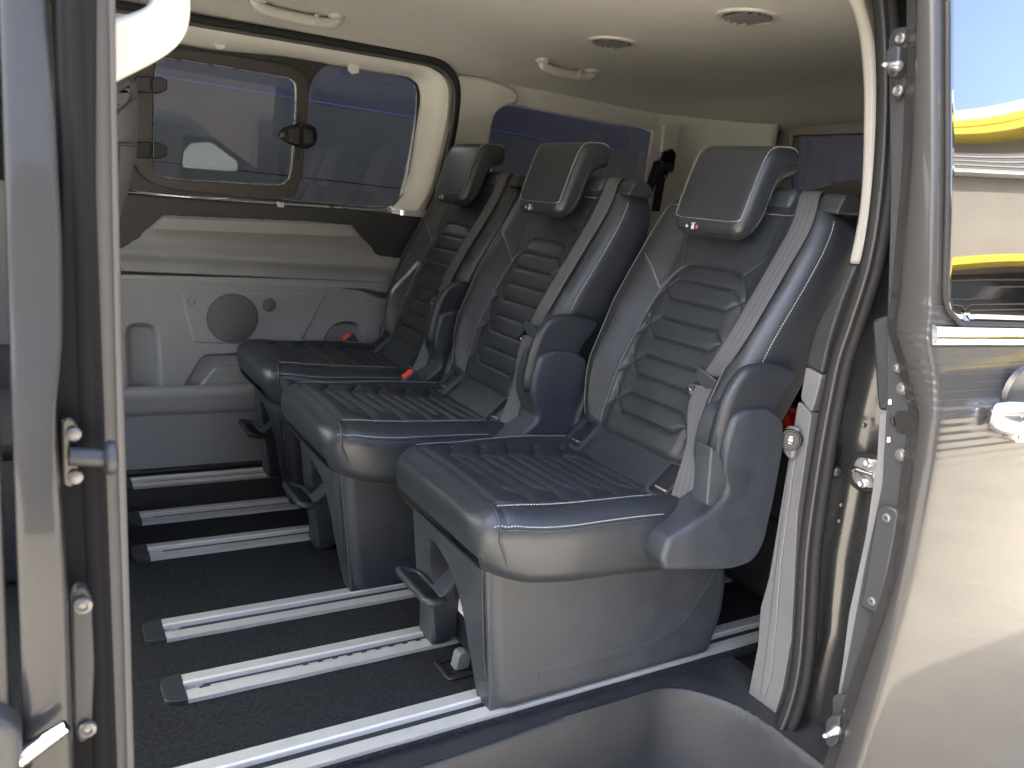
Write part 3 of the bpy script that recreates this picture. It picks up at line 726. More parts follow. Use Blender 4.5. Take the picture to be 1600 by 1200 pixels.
# ------------------------------------------------------------------ far side: sliding door trim
def xz(pts, y=YF): return [(p[0], p[2]) for p in atp(pts, 'y', y)]
def relief(name, outline, feats, m, nx, nz, y=YF, base=None, thick=.01):
    """sheet in the plane y inside a bounding box, features pushed away from the cabin (+) or towards it (-)"""
    o = np.array(outline); x0, x1, z0, z1 = o[:, 0].min(), o[:, 0].max(), o[:, 1].min(), o[:, 1].max()
    X, Z = np.meshgrid(np.linspace(x0, x1, nx), np.linspace(z0, z1, nz)); D = np.zeros(X.shape)
    if base: D = D+base(X, Z)
    for poly, depth, ew in feats: D = D+depth*sst(-sdf(X, Z, poly), -ew/2, ew/2)
    keep = sdf(X, Z, outline) < .004
    P = np.stack([X, y+D, Z], -1); n = nx
    f = [(i*n+j, i*n+j+1, (i+1)*n+j+1, (i+1)*n+j) for i in range(nz-1) for j in range(nx-1) if keep[i, j] or keep[i+1, j+1] or keep[i, j+1] or keep[i+1, j]]
    me = bpy.data.meshes.new(name); bb = bmesh.new()
    vs = [bb.verts.new(p) for p in P.reshape(-1, 3)]
    for q in f: bb.faces.new([vs[i] for i in q])
    for vv in [vv for vv in bb.verts if not vv.link_faces]: bb.verts.remove(vv)
    bb.to_mesh(me); bb.free()
    o_ = link(name, me, m, van, 60)
    if thick: sm = o_.modifiers.new('solid', 'SOLIDIFY'); sm.thickness = thick; sm.offset = -1
    return o_
zk = at(300, 606, 'y', YF)[2]
lower = xz([(150, 452), (560, 455), (588, 468), (612, 500), (640, 560), (760, 640), (760, 660), (390, 604), (190, 614), (150, 616)])
lower = [(-.10, .585), (lower[1][0], lower[1][1]), (lower[2][0], lower[2][1]), (1.05, .54), (1.12, .40), (1.12, zk-.01), (-.10, zk-.01)]
spk = rnd(xz([(284, 458), (508, 459), (468, 538), (303, 535)]), .012, 3)
pocket = rnd(xz([(200, 508), (243, 510), (250, 612), (205, 614)]), .03, 5)
arch = rnd(xz([(285, 612), (318, 556), (402, 553), (520, 553), (520, 580), (400, 575), (335, 573), (306, 612)]), .02, 4)
cupb = rnd(xz([(500, 548), (520, 510), (540, 504), (560, 508), (572, 545), (560, 590)]), .02, 4)
rg = at(301, 471, 'y', YF); R_out = [(rg[0]+.012*math.cos(a), rg[2]+.012*math.sin(a)) for a in np.linspace(0, 6.283, 17)[:-1]]; R_in = [(rg[0]+.008*math.cos(a), rg[2]+.008*math.sin(a)) for a in np.linspace(0, 6.283, 17)[:-1]]
relief('lower_door_trim', lower, [(spk, -.0035, .004), (pocket, .028, .022), (arch, .022, .012), (cupb, .035, .015), (R_out, .003, .003), (R_in, -.003, .003)], GREYPL, 420, 190)
# speaker grilles: woven mesh of fine raised wires inside a dished circle
for cx, cz, R, nm in ((363, 497, .078, 'speaker_grille'), (420, 476, .021, 'tweeter_grille')):
    c = at(cx, cz, 'y', YF); q = MB(); dk = []
    n = 60; 
    rr = np.linspace(0, R, 14); P = np.zeros((14, n+1, 3))
    for i, r_ in enumerate(rr):
        for j in range(n+1):
            g = 2*math.pi*j/n; P[i, j] = [c[0]+r_*math.cos(g), YF-.0052-.006*(1-(r_/R)**2), c[2]+r_*math.sin(g)]
    o = grid(nm, P, SPKM, van, 60)
    st = .0052 if R > .04 else .0058
    k = int(R/st); kn = MB()
    for i in range(-k, k+1):
        for j in range(-k, k+1):
            dx, dz = (i+.5*(j % 2))*st, j*st*.87; r2 = dx*dx+dz*dz
            if r2 < (R-.003)**2:
                yy = YF-.0052-.006*(1-r2/R**2); h = .0012+.0012*rng.random(); tx, tz = rng.normal(0, .0006, 2)
                a = st*.34
                kn.add([(c[0]+dx-a, yy, c[2]+dz), (c[0]+dx, yy, c[2]+dz-a), (c[0]+dx+a, yy, c[2]+dz), (c[0]+dx, yy, c[2]+dz+a), (c[0]+dx+tx, yy-h, c[2]+dz+tz)], [(0, 1, 4), (1, 2, 4), (2, 3, 4), (3, 0, 4)])
    kn.build('grille_weave', SPKW, o, 0, kind='stuff')
# strip between the two seams
up = xz([(150, 431), (200, 431), (620, 436), (660, 440), (660, 462), (560, 453), (183, 450), (150, 450)])
sp = [(-.10, up[1][1]-.003), (1.10, up[2][1]-.004), (1.12, up[5][1]-.03), (up[5][0]+.02, up[5][1]+.004), (-.10, up[6][1]+.003)]
o = plate('trim_strip', [(x, YF+.002, z) for x, z in sp], [], (0, .02, 0), GREYPL_L, van, .003)
# waist moulding with its soft horizontal fold
mid = xz([(150, 392), (192, 390), (204, 384), (238, 358), (258, 339), (545, 351), (560, 371), (592, 402), (625, 406), (700, 412), (700, 437), (620, 434), (150, 429)])
zt = at(400, 365, 'y', YF)[2]; zb = at(400, 432, 'y', YF)[2]
def fold(X, Z):
    u = (Z-zb)/(zt-zb); return -.012*np.exp(-((u-.42)/.16)**2)+.010*np.exp(-((u-.72)/.2)**2)+.008*sst(u, .22, .02)*0
mid2 = [(-.1, mid[1][1])]+mid[1:10]+[(1.12, mid[9][1]), (1.12, zb), (-.1, zb)]
relief('waist_moulding', mid2, [], GREYPL, 300, 90, y=YF-.004, base=fold)
ins = rnd(xz([(257, 340), (545, 352), (559, 371), (238, 358)], YF-.014), .006, 3)
plate('armrest_insert', [(x, YF-.014, z) for x, z in ins], [], (0, .012, 0), GREYPL_L, van, .004)
dk = xz([(130, 398), (190, 391), (204, 384), (238, 358), (258, 339), (545, 351), (560, 371), (592, 402), (625, 406), (720, 412), (720, 330), (640, 338), (600, 331), (240, 306), (130, 295)])
dk[0] = (-.1, dk[1][1]); dk[-1] = (-.1, dk[-2][1]+.005); dk[9] = (1.16, dk[8][1]); dk[10] = (1.16, dk[11][1])
plate('upper_door_trim', [(x, YF+.004, z) for x, z in dk], [], (0, .03, 0), SLATE, van, .006)
b = MB(); b.box([.5, 1.472, .40], (1.1, .008, .43)); b.build('trim_backing', GREYPL, van)  # hidden backing, added to stop sun leaking through the trim seams
# kick panel and ledge below
b = MB()
yz = [(YF-.004, zk), (YF-.030, zk-.004), (YF-.034, zk-.012), (YF-.034, zk-.060), (YF-.028, zk-.072), (YF-.030, .10), (YF-.034, -.01)]
P = np.array([[[x, y, z] for x in np.linspace(-.2, 1.2, 30)] for y, z in resample(yz, 60)])
grid('kick_panel', P, GREYPL, van, 50, .01)
b = MB(); b.box([.5, 1.372, .006], (.75, .022, .008)); b.build('floor_edge_trim', BLACKPL, van, 35, .003)
# ------------------------------------------------------------------ far side: windows
YW = 1.462
op = rnd(atp([(186, 60), (330, 70), (500, 96), (600, 112), (638, 118), (655, 132), (658, 155), (650, 205), (640, 270), (630, 306), (608, 326), (500, 321), (400, 312), (240, 302), (186, 292)], 'y', YW), [.01, .3, .3, .2, .03, .03, .05, .2, .2, .04, .05, .2, .2, .2, .01], 3)
W1 = cr(atp([(240, 108), (250, 94), (264, 91), (350, 104), (430, 118), (453, 124), (461, 140), (459, 200), (453, 268), (446, 283), (430, 289), (350, 285), (265, 279), (246, 271), (238, 254), (238, 180)], 'y', YW), 4, True)
W2 = cr(atp([(497, 113), (515, 102), (560, 104), (622, 117), (643, 127), (652, 146), (649, 200), (639, 268), (630, 303), (608, 323), (530, 320), (440, 312), (458, 306), (468, 285), (474, 230), (480, 170), (486, 132)], 'y', YW), 4, True)
plate('window_surround', op, [W1, W2], (0, .006, 0), FRIT, van, 0)
gl = plate('window_pane', W1, [], (0, .004, 0), GLASS, van, 0); gl.location.y += .007
gl = plate('window_pane', W2, [], (0, .004, 0), GLASS, van, 0); gl.location.y += .007
FO = cr(atp([(206, 90), (222, 78), (246, 74), (340, 84), (440, 101), (468, 112), (480, 132), (478, 190), (470, 268), (462, 296), (440, 309), (350, 304), (280, 297), (236, 286), (212, 262), (203, 220)], 'y', YW-.004), 4, True)
wf = plate('opening_window_frame', FO, [W1+np.array([0, -.004, 0])], (0, -.014, 0), WFRAME, van, .005)
b = MB(); b.tube(np.vstack([W1+np.array([0, -.006, 0])]), .0028, n=6, closed=True); b.build('glazing_bead', STEEL, wf)
def wpl(name, pts, y, dep, m, par, bevel=.003, r=.004): return plate(name, rnd(atp(pts, 'y', y), r, 3), [], (0, dep, 0), m, par, bevel)
for (x0, y0) in ((237, 134), (237, 236)):
    hg = wpl('window_hinge', [(x0-26, y0-14), (x0-2, y0-14), (x0-2, y0+12), (x0-26, y0+10)], YW-.018, -.014, GLOSSBLK, wf, .005)
    wpl('hinge_arm', [(x0+1, y0-15), (x0+14, y0-13), (x0+24, y0-7), (x0+23, y0+7), (x0+12, y0+12), (x0+1, y0+12)], YW-.017, -.016, GLOSSBLK, wf, .006)
lt = wpl('window_latch', [(432, 212), (440, 200), (455, 195), (468, 193), (480, 194), (491, 200), (494, 214), (490, 226), (478, 233), (466, 232), (452, 226), (438, 219)], YW-.016, -.022, GLOSSBLK, van, .006)
wpl('latch_lever', [(449, 202), (467, 199), (466, 226), (452, 221)], YW-.038, -.008, BLACKPL, lt, .003)
wpl('latch_catch', [(474, 200), (488, 204), (488, 224), (474, 226)], YW-.038, -.006, BLACKPL, lt, .003)
b = MB(); p = at(441, 211, 'y', YW-.038); b.box(p, (.005, .003, .006)); b.build('latch_button', LIGHTGREY, lt, 35, .001)
wpl('latch_keeper', [(462, 176), (470, 178), (468, 250), (459, 248)], YW-.015, -.006, BLACKPL, lt, .002)
# reveal running out to the seal, in warm white
o_px = [(120, 6), (220, 22), (330, 42), (450, 62), (560, 82), (640, 97), (672, 106), (694, 121), (702, 145), (699, 185), (688, 240), (676, 285), (664, 312), (652, 330)]
i_px = [(120, 42), (220, 56), (330, 76), (450, 88), (560, 107), (628, 117), (646, 124), (655, 136), (657, 160), (650, 208), (641, 268), (633, 300), (622, 316), (612, 327)]
A = cr(atp(o_px, 'y', YF-.03), 6); B_ = cr(atp(i_px, 'y', YW-.002), 6)
P = []
for k, u in enumerate(np.linspace(0, 1, 14)):
    q = A*(1-u)+B_*u; q[:, 1] = A[:, 1]+(B_[:, 1]-A[:, 1])*(u**2.2); P.append(q)
P = np.array(P); grid('window_reveal', P, BEIGE, van, 60, .004)
s_px = [(120, 0), (220, 15), (330, 35), (450, 55), (560, 74), (640, 88), (680, 97), (702, 112), (713, 138), (710, 185), (700, 240), (685, 295), (670, 330)]
b = MB(); b.tube(cr(atp(s_px, 'y', YF-.035), 6), .0145, n=10); sl_ = b.build('far_door_seal', RUBBER, van)
b = MB(); b.tube(cr(atp([(x-3, y+7) for x, y in s_px], 'y', YF-.05), 6), .006, n=8); b.build('seal_lip', RUBBER_G, sl_)
for p in [(343, 62), (552, 100)]:
    wpl('trim_clip', [(p[0]-9, p[1]-6), (p[0]+9, p[1]-4), (p[0]+8, p[1]+14), (p[0]-2, p[1]+16), (p[0]-9, p[1]+10)], YF+.01, -.006, BEIGE, van, .002, .002)
# sill rails under the window
for dy, h, m_ in ((0, .005, STEEL), (9, .004, LIGHTGREY)):
    q = cr(atp([(150, 298+dy), (240, 307+dy), (400, 317+dy), (520, 324+dy), (606, 331+dy)], 'y', YF+.02-.006*(dy > 0)), 5)
    b = MB(); b.tube(q, .0045, n=8); b.build('window_sill_strip', m_, van)
wpl('sill_clip', [(431, 315), (444, 316), (443, 324), (433, 323)], YF+.006, -.005, STEEL, van, .001, .001)
# outer far-side skin so that no light leaks in
def far_skin():
    o = [(-1.2, 1.50, -.30), (2.85, 1.50, -.30), (2.85, 1.50, 1.42), (-1.2, 1.50, 1.42)]
    q1 = cr(atp([(205, 66), (330, 76), (480, 96), (645, 122), (655, 150), (650, 205), (630, 305), (608, 324), (400, 308), (205, 296)], 'y', 1.50), 3, True)
    q2 = cr(atp([(765, 185), (775, 164), (800, 160), (900, 178), (1027, 203), (1021, 270), (1005, 330), (900, 330), (750, 310)], 'y', 1.50), 3, True)
    q3 = rnd([(-1.1, 1.50, .84), (-.12, 1.50, .86), (-.12, 1.50, 1.25), (-.75, 1.50, 1.25)], .06, 4)
    return plate('far_body_side', o, [q1, q2], (0, .03, 0), PAINT, van, 0)
far_skin()
# pillar and quarter window behind the far door
cp_px = [(716, 116), (760, 122), (800, 136), (812, 150), (808, 163), (790, 165), (775, 176), (769, 200), (764, 240), (758, 300), (680, 300), (700, 235), (712, 180)]
q = rnd(atp(cp_px, 'y', YF-.012), .02, 4); plate('pillar_trim', q, [], (0, .05, 0), BEIGE, van, .012)
QW = cr(atp([(769, 190), (776, 170), (800, 164), (880, 178), (960, 193), (1027, 207), (1022, 262), (1012, 330), (900, 340), (756, 320)], 'y', YF+.02), 3, True)
oq = [at(700, 110, 'y', YF+.02)-np.array([0, 0, 0]), (2.30, YF+.02, 1.33), (2.30, YF+.02, -.02), (1.03, YF+.02, -.02), (1.03, YF+.02, .92)]
plate('quarter_trim', oq, [QW], (0, .03, 0), BEIGE, van, .004)
g2 = plate('quarter_pane', [p for p in QW], [], (0, .004, 0), GLASS_D, van, 0); g2.location.y += .035
wpl('quarter_lower_trim', [(640, 345), (1100, 370), (1100, 700), (700, 600)], YF+.012, .006, GREYPL, van, .002)
# rear corner, tailgate
TX = 2.62
pl = cr([(2.07, 1.445), (2.16, 1.425), (2.30, 1.385), (2.45, 1.30), (2.56, 1.17), (2.62, 1.02), (2.625, .60), (2.625, -.1)], 6)
P = np.array([[[x, y, z] for x, y in pl] for z in np.linspace(-.02, 1.36, 20)])
def corner():
    wl = atp([(1226, 212), (1240, 203), (1700, 196), (1700, 330), (1330, 330), (1226, 300)], 'x', TX)
    rows = P; return rows
grid('rear_corner_trim', P[:, :23], BEIGE, van, 60, .01)
TW = cr(atp([(1239, 222), (1246, 213), (1262, 211), (1400, 207), (1520, 204), (1530, 300), (1360, 283), (1327, 284), (1262, 300), (1238, 296)], 'x', TX), 3, True)
TO = [(TX, 1.42, -.05), (TX, -.2, -.05), (TX, -.2, 1.40), (TX, 1.42, 1.40)]
plate('tailgate_trim', TO, [TW], (.04, 0, 0), SLATE_M, van, .003)
tf = cr(atp([(1196, 232), (1210, 205), (1240, 190), (1345, 180), (1500, 172), (1560, 172), (1560, 330), (1196, 330)], 'x', TX-.02), 4, True)
plate('tailgate_frame', tf, [TW+np.array([-.02, 0, 0])], (.018, 0, 0), TGATE, van, .004)
g3 = plate('tailgate_pane', TW, [], (.004, 0, 0), GLASS_D, van, 0); g3.location.x += .02
q = cr(atp([(1204, 188), (1250, 176), (1345, 163), (1480, 148)], 'x', TX-.03), 6); b = MB(); b.tube(q, .012, n=8, up=[0, 0, 1]); b.build('tailgate_header', HANDLE, van)
# third-row belt hanging on the rear pillar
YB = 1.395
gd = wpl('rear_belt_guide', [(1031, 238), (1046, 232), (1052, 240), (1049, 258), (1034, 262), (1026, 252)], YB-.03, -.02, GLOSSBLK, van, .004)
wpl('guide_cover', [(1034, 196), (1058, 196), (1050, 238), (1030, 240)], YB-.004, -.02, BEIGE, gd, .006)
q = cr(np.array([at(1030, 250, 'y', YB-.03), at(1018, 285, 'y', YB-.06), at(1008, 310, 'y', YB-.09)]), 6); ribbon('belt_webbing', q, np.tile([.9, -.3, .3], (len(q), 1)), .022, BELT_D, gd)
q = cr(np.array([at(1038, 255, 'y', YB-.05), at(1032, 285, 'y', YB-.05), at(1024, 330, 'y', YB-.05)]), 6); ribbon('belt_webbing', q, np.tile([.9, -.3, .0], (len(q), 1)), .018, BELT_D, gd)
tb = wpl('belt_tongue', [(1032, 252), (1052, 258), (1048, 270), (1030, 264)], YB-.07, -.012, BLACKPL, gd, .003)
wpl('tongue_plate', [(1038, 266), (1044, 268), (1042, 280), (1036, 277)], YB-.074, -.003, CHROME, tb, 0, .001)
# ------------------------------------------------------------------ headliner
yc0, hw0 = .64, .80
def zc(x, y):
    u = np.abs((y-yc0)/hw0); z = 1.395-.075*np.clip(u, 0, 1.05)**5+.0*x
    return z-.06*sst(x, 2.1, 2.75)
X, Y = np.meshgrid(np.linspace(-1.6, 2.70, 120), np.linspace(-.10, 1.44, 90))  # lining and roof run on forward, unseen, to cut sun through the windscreen
grid('headliner', np.stack([X, Y, zc(X, Y)], -1), HEADL, van, 70)
Y2 = np.linspace(-.30, 1.56, 60)
X, Y = np.meshgrid(np.linspace(-1.6, 2.85, 60), Y2)
grid('roof_panel', np.stack([X, Y, 1.47-.075*np.abs((Y-.63)/.93)**3-.0], -1), PAINT, van, 70, .01)
def roof_handle(cx, cy, x, ln):
    c = at(cx, cy, 'z', 1.36); c = np.array([c[0], min(c[1], 1.33), 0]); z0 = float(zc(c[0], c[1]))
    a = cr([(-ln/2, z0+.004), (-ln/2+.012, z0-.016), (-ln/2+.045, z0-.025), (0, z0-.027), (ln/2-.045, z0-.025), (ln/2-.012, z0-.016), (ln/2, z0+.004)], 6)
    b = MB(); b.tube([np.array([c[0]+u, c[1], z]) for u, z in a], .0105, n=12, sx=1.5, up=[0, 1, 0]); o = b.build('grab_handle', HANDLE, van, 60)
    for s in (-1, 1):
        b = MB(); b.lathe([c[0]+s*(ln/2-.008), c[1], z0+.004], [0, 0, -1], [(0, .026), (.008, .025), (.014, .018)], 16); b.build('handle_foot', HANDLE, o, 50)
    b = MB(); b.box([c[0]+ln*.22, c[1]-.006, z0-.020], (.005, .006, .014)); b.tube([np.array([c[0]+ln*.22, c[1]-.012, z0-.018]), np.array([c[0]+ln*.22, c[1]-.026, z0-.022])], .003); b.build('coat_hook', HANDLE, o, 35, .002)
roof_handle(465, 22, 0, .235); roof_handle(886, 112, 0, .215)
def vent(cx, cy, R):
    c = at(cx, cy, 'z', 1.388); z0 = float(zc(c[0], c[1])); c = np.array([c[0], c[1], z0])
    b = MB(); n = 36; pr = [(.001, R), (-.006, R-.002), (-.007, R-.012), (-.001, R-.020), (.012, R-.021)]
    v = [(c[0]+r*math.cos(g), c[1]+r*math.sin(g), c[2]+h) for h, r in pr for g in np.linspace(0, 2*math.pi, n, endpoint=False)]
    f = [(k*n+j, k*n+(j+1) % n, (k+1)*n+(j+1) % n, (k+1)*n+j) for k in range(len(pr)-1) for j in range(n)]
    o = mesh('roof_vent', v, f, HANDLE, van, 40)
    b = MB(); b.lathe([c[0], c[1], c[2]-.0005], [0, 0, -1], [(0, R-.020), (.0012, R-.020)], 30); b.build('vent_cavity', BLACKPL, o)
    for k in range(-2, 3):
        y = k*(R-.022)/2.7; L = math.sqrt(max((R-.020)**2-y*y, 0))
        b = MB(); b.box([c[0]+y, c[1], c[2]-.006], (.0022, L, .0035), [[.94, 0, .34], [0, 1, 0], [-.34, 0, .94]]); b.build('vent_blade', SPKM, o, 0)
vent(1168, 29, .074); vent(957, 69, .072)
# ------------------------------------------------------------------ near side, rear edge of the door opening
XC = 1.17
def yz_(pts, x): return [tuple(p) for p in atp(pts, 'x', x)]
def xpl(name, pts, x, dep, m, par, bevel=.004, r=.008): return plate(name, rnd(atp(pts, 'x', x), r, 3), [], (dep, 0, 0), m, par, bevel)
up_L = [(1306, -30), (1322, 0), (1338, 45), (1346, 120), (1347, 200), (1344, 290), (1337, 350), (1324, 413)]
up_R = [(1340, 413), (1353, 370), (1362, 290), (1366, 200), (1366, 130), (1361, 60), (1346, 0), (1336, -30)]
o = np.array(yz_(np.vstack([cr(up_L, 4), cr(up_R, 4)]), XC)); plate('upper_pillar_trim', o, [], (.05, 0, 0), BEIGE_N, van, .010)
ml = [(1323, 414), (1312, 440), (1296, 470), (1278, 500), (1268, 530), (1258, 569), (1262, 574), (1285, 585)]
mr = [(1286, 580), (1300, 520), (1322, 455), (1339, 414)]
o = np.array(yz_(np.vstack([cr(ml[:6], 4), ml[6:], cr(mr, 3)]), XC)); plate('middle_pillar_trim', o, [], (.06, 0, 0), SLATE_M, van, .008)
o = yz_([(1258, 573), (1284, 586), (1276, 618), (1268, 644), (1262, 640), (1250, 622)], XC-.002); plate('lower_pillar_trim', rnd(o, .006, 3), [], (.05, 0, 0), LIGHTGREY, van, .005)
lo = [(1247, 626), (1268, 646), (1258, 715), (1246, 800), (1241, 900), (1236, 1000), (1222, 1080), (1206, 1133), (1168, 1092), (1174, 1060), (1184, 1010), (1188, 950), (1202, 900), (1222, 780)]
o = np.array(yz_(lo, XC-.002)); lp = plate('lower_pillar_trim', rnd(o, .008, 3), [], (.05, 0, 0), LIGHTGREY, van, .007)
xpl('lower_pillar_ridge', [(1238, 700), (1246, 704), (1234, 790), (1222, 880), (1216, 960), (1206, 1060), (1196, 1090), (1190, 1084), (1200, 1010), (1212, 900)], XC-.002, -.004, LIGHTGREY, lp, .003)
# socket housing with a dark round cap
hs = xpl('socket_housing', [(1226, 680), (1238, 664), (1254, 668), (1250, 700), (1246, 718), (1236, 712), (1228, 700)], XC-.004, -.016, LIGHTGREY, van, .006)
c = at(1236, 687, 'x', XC-.022); ax_ = np.array([-.86, -.50, .08]); b = MB()
b.lathe(c, ax_, [(-.012, .0205), (.002, .0205), (.004, .019), (.0035, .0165), (.005, .0155)], 30); sc = b.build('socket_cap', BLACKPL, hs, 40)
su = np.array([-.50, .86, 0]); b = MB()
for dz, w_, h_ in ((.006, .003, .0012), (0, .0036, .0026), (-.0065, .0028, .001)):
    b.box(c+ax_/np.linalg.norm(ax_)*.0055+np.array([0, 0, dz]), (w_, .0004, h_), [su, ax_, np.array([0, 0, 1])])
b.build('socket_symbol', TAG, sc, 0)
# double-bead rubber seal round the opening
sR = [(1366, -60), (1376, 0), (1381, 60), (1383, 150), (1379, 250), (1370, 340), (1355, 420), (1330, 500), (1310, 560), (1297, 620), (1284, 690), (1270, 780), (1259, 870), (1254, 960), (1246, 1050), (1228, 1120), (1200, 1180), (1165, 1240)]
b = MB(); b.tube(cr(atp(sR, 'x', XC-.02), 5), .0135, n=12, sx=1.0); sl1 = b.build('door_opening_seal', RUBBER, van, 60)
b = MB(); b.tube(cr(atp([(x+15, y) for x, y in sR], 'x', XC-.012), 5), .011, n=12); b.build('seal_bead', RUBBER, sl1, 60)
b = MB(); b.tube(cr(atp([(x+1, y) for x, y in sR], 'x', XC-.033), 5), .0035, n=8); b.build('seal_lip', RUBBER_G, sl1, 60)
# painted jamb behind the seal
zs = np.linspace(-.22, 1.40, 90)
ys = np.interp(zs, [-.2, -.006, .177, .334, .547, .726, .897, 1.056, 1.252, 1.40], [-.24, -.272, -.275, -.256, -.249, -.249, -.262, -.247, -.204, -.16])
P = []
for z, y in zip(zs, ys):
    w_ = .012*math.sin(z*9)*0+.02*math.exp(-((z-.63)/.05)**2)
    prof = [(1.165, y+.01), (1.20, y), (1.222, y-.012), (1.232, y-.035), (1.225+w_, y-.060), (1.215+w_, y-.082), (1.222, y-.100), (1.25, y-.110), (1.8, y-.120)]
    q = cr([(a, c, z) for a, c in prof], 4); P.append(q)
grid('door_jamb', np.array(P), PAINT_I, van, 60)
def jp(px, py, x=1.205): return at(px, py, 'x', x)
# latch striker set in the jamb
st = plate('latch_striker', rnd(atp([(1326, 738), (1338, 708), (1352, 705), (1378, 712), (1392, 770), (1350, 770), (1330, 758)], 'x', 1.198), .012, 4), [], (-.006, 0, 0), BLACKPL, van, .003)
plate('striker_plate', rnd(atp([(1331, 738), (1341, 714), (1372, 718), (1382, 762), (1350, 762), (1335, 753)], 'x', 1.192), .008, 4), [], (-.003, 0, 0), STEEL, st, .001)
b = MB(); p = [at(x, y, 'x', 1.182) for x, y in ((1333, 735), (1338, 733), (1352, 738), (1366, 742))]; b.tube(cr(p, 4), .0055, n=10); b.build('striker_bar', CHROME, st, 60)
for q in ((1357, 723), (1348, 755)):
    b = MB(); b.lathe(at(*q, 'x', 1.188), [-1, 0, 0], [(0, .0085), (.003, .0085), (.005, .006), (.003, .003)], 16); b.build('bolt', STEEL, st, 40)
for q, r_ in (((1307, 703), .007), ((1315, 789), .005), ((1312, 814), .005), ((1350, 664), .005)):
    b = MB(); b.lathe(at(*q, 'x', 1.20), [-.7, -.7, 0], [(0, r_), (.003, r_*.9), (.004, r_*.5)], 14); b.build('jamb_plug', PAINT_I, van, 40)
b = MB(); b.lathe(at(1305, 735, 'x', 1.185), [-.6, -.8, 0], [(0, .012), (.010, .012), (.016, .009), (.018, .006)], 16); b.box(at(1300, 718, 'x', 1.19), (.008, .010, .030)); b.build('bump_stop', BLACKPL, van, 40)
# ------------------------------------------------------------------ the sliding door, pushed back along the side
XD = 1.05
DZ = np.array([-.40, -.25, -.05, .10, .19, .295, .40, .47, .62, .685, .74, .785, .80, .83, 1.044, 1.266, 1.43])
DY = np.array([-.440, -.470, -.488, -.496, -.500, -.504, -.506, -.505, -.497, -.491, -.476, -.455, -.4515, -.448, -.401, -.348, -.300])
zz = np.unique(np.r_[np.linspace(-.40, 1.43, 150), np.linspace(.60, .84, 60)])
dy = np.interp(zz, DZ, DY); ker = np.hanning(9); ker /= ker.sum(); dy = np.convolve(np.pad(dy, 4, mode='edge'), ker, 'valid')
ydoor = lambda z: float(np.interp(z, zz, dy))
fl = np.interp(zz, [-.4, .1, .29, .43, .60, .67, .72, .80, 1.04, 1.27, 1.43], [.045, .042, .034, .024, .034, .034, .050, .062, .042, .034, .03])
fl = np.convolve(np.pad(fl, 8, mode='edge'), np.hanning(19)[1:18]/np.hanning(19)[1:18].sum(), 'valid')
P = []
for z, y, f_ in zip(zz, dy, fl):
    prof = [(XD+.030, y+f_+.030), (XD+.012, y+f_+.004), (XD+.003, y+f_-.004), (XD, y+f_*.55), (XD+.001, y+.010), (XD+.004, y+.003), (XD+.012, y+.0006), (XD+.03, y)]
    c = list(cr([(a, b_, z) for a, b_ in prof], 3))
    c += [np.array([x, y-.0012*math.sin((x-1.1)*2.2), z]) for x in np.r_[np.linspace(1.10, 2.2, 22)]]
    P.append(c)
door = grid('sliding_door', np.array(P)[:, ::-1], PAINT, van, 50)
# privacy window, a little proud of the skin
GP = rnd([(1.074, .812), (2.1, .812), (2.1, 1.36), (1.074, 1.36)], [.045, .02, .02, .05], 8)
def onskin(pts, lift): return [np.array([x, ydoor(z)-lift, z]) for x, z in pts]
nx, nz = 60, 30; G = []
for z in np.linspace(.815, 1.36, nz):
    row = []
    for x in np.linspace(1.074, 2.1, nx):
        xx = x
        if z < .855 and x < 1.12: 
            r_ = .043; k = max(0, (.858-z)/r_); lo_ = 1.074+r_*(1-math.sqrt(max(1-min(k, 1)**2, 0))); xx = lo_+(x-1.074)*(2.1-lo_)/(2.1-1.074)
        row.append([xx, ydoor(z)-.0035-.004*math.sin(math.pi*(z-.8)/.6)*0-.0003*math.sin(xx*9+z*4)*math.sin(z*13)-.0004*math.sin(z*21), z])
    G.append(row)
grid('window_pane', np.array(G), PRIV, door, 60, .004)
rim = [np.array(G)[k, 0] for k in range(nz-1, -1, -1)]+[np.array(G)[0, k] for k in range(1, nx)]
b = MB(); b.tube(np.array(rim)+np.array([-.001, -.0005, 0]), .0042, n=8); b.build('window_rubber', RUBBER, door, 60)
b = MB(); b.sweep(rnd([(0, -.014), (.006, -.015), (.010, -.004), (.008, .012), (.003, .015), (0, .014)], .003, 3), [np.array([x, 0, 0]) for x in (XD+.004, 1.08, 1.4, 2.1)], [0, -1, 0], [0, .22, 1])
for i in range(len(b.v)): b.v[i] = (b.v[i][0], b.v[i][1]+ydoor(.798)+.001, b.v[i][2]+.797)
b.build('waist_moulding', CHROME, door, 50)
# chrome pull handle over its dark bowl
hz = .690; hy = ydoor(hz)
b = MB(); b.lathe([1.275, hy+.006, hz+.012], [0, -1, 0], [(0, .052), (.008, .050), (.0085, .040)], 26); hb = b.build('door_handle', BLACKPL, door, 50)
pa = cr([(1.178, hy-.004), (1.186, hy-.020), (1.215, hy-.038), (1.28, hy-.046), (1.36, hy-.048), (1.46, hy-.046)], 6)
b = MB(); b.tube([np.array([x, y, hz-.008+.004*(x-1.2)]) for x, y in pa], np.interp(np.linspace(0, 1, len(pa)), [0, .08, .3, 1], [.008, .020, .0265, .027]), n=16, sx=.55, up=[0, 0, 1]); b.build('handle_grip', CHROME, hb, 60)
pillow('key_cover', rnd([(1.232, hz-.052), (1.31, hz-.056), (1.31, hz-.026), (1.238, hz-.022)], .010, 4), 'y', hy+.002, hy-.030, .006, CHROME, hb, 50)
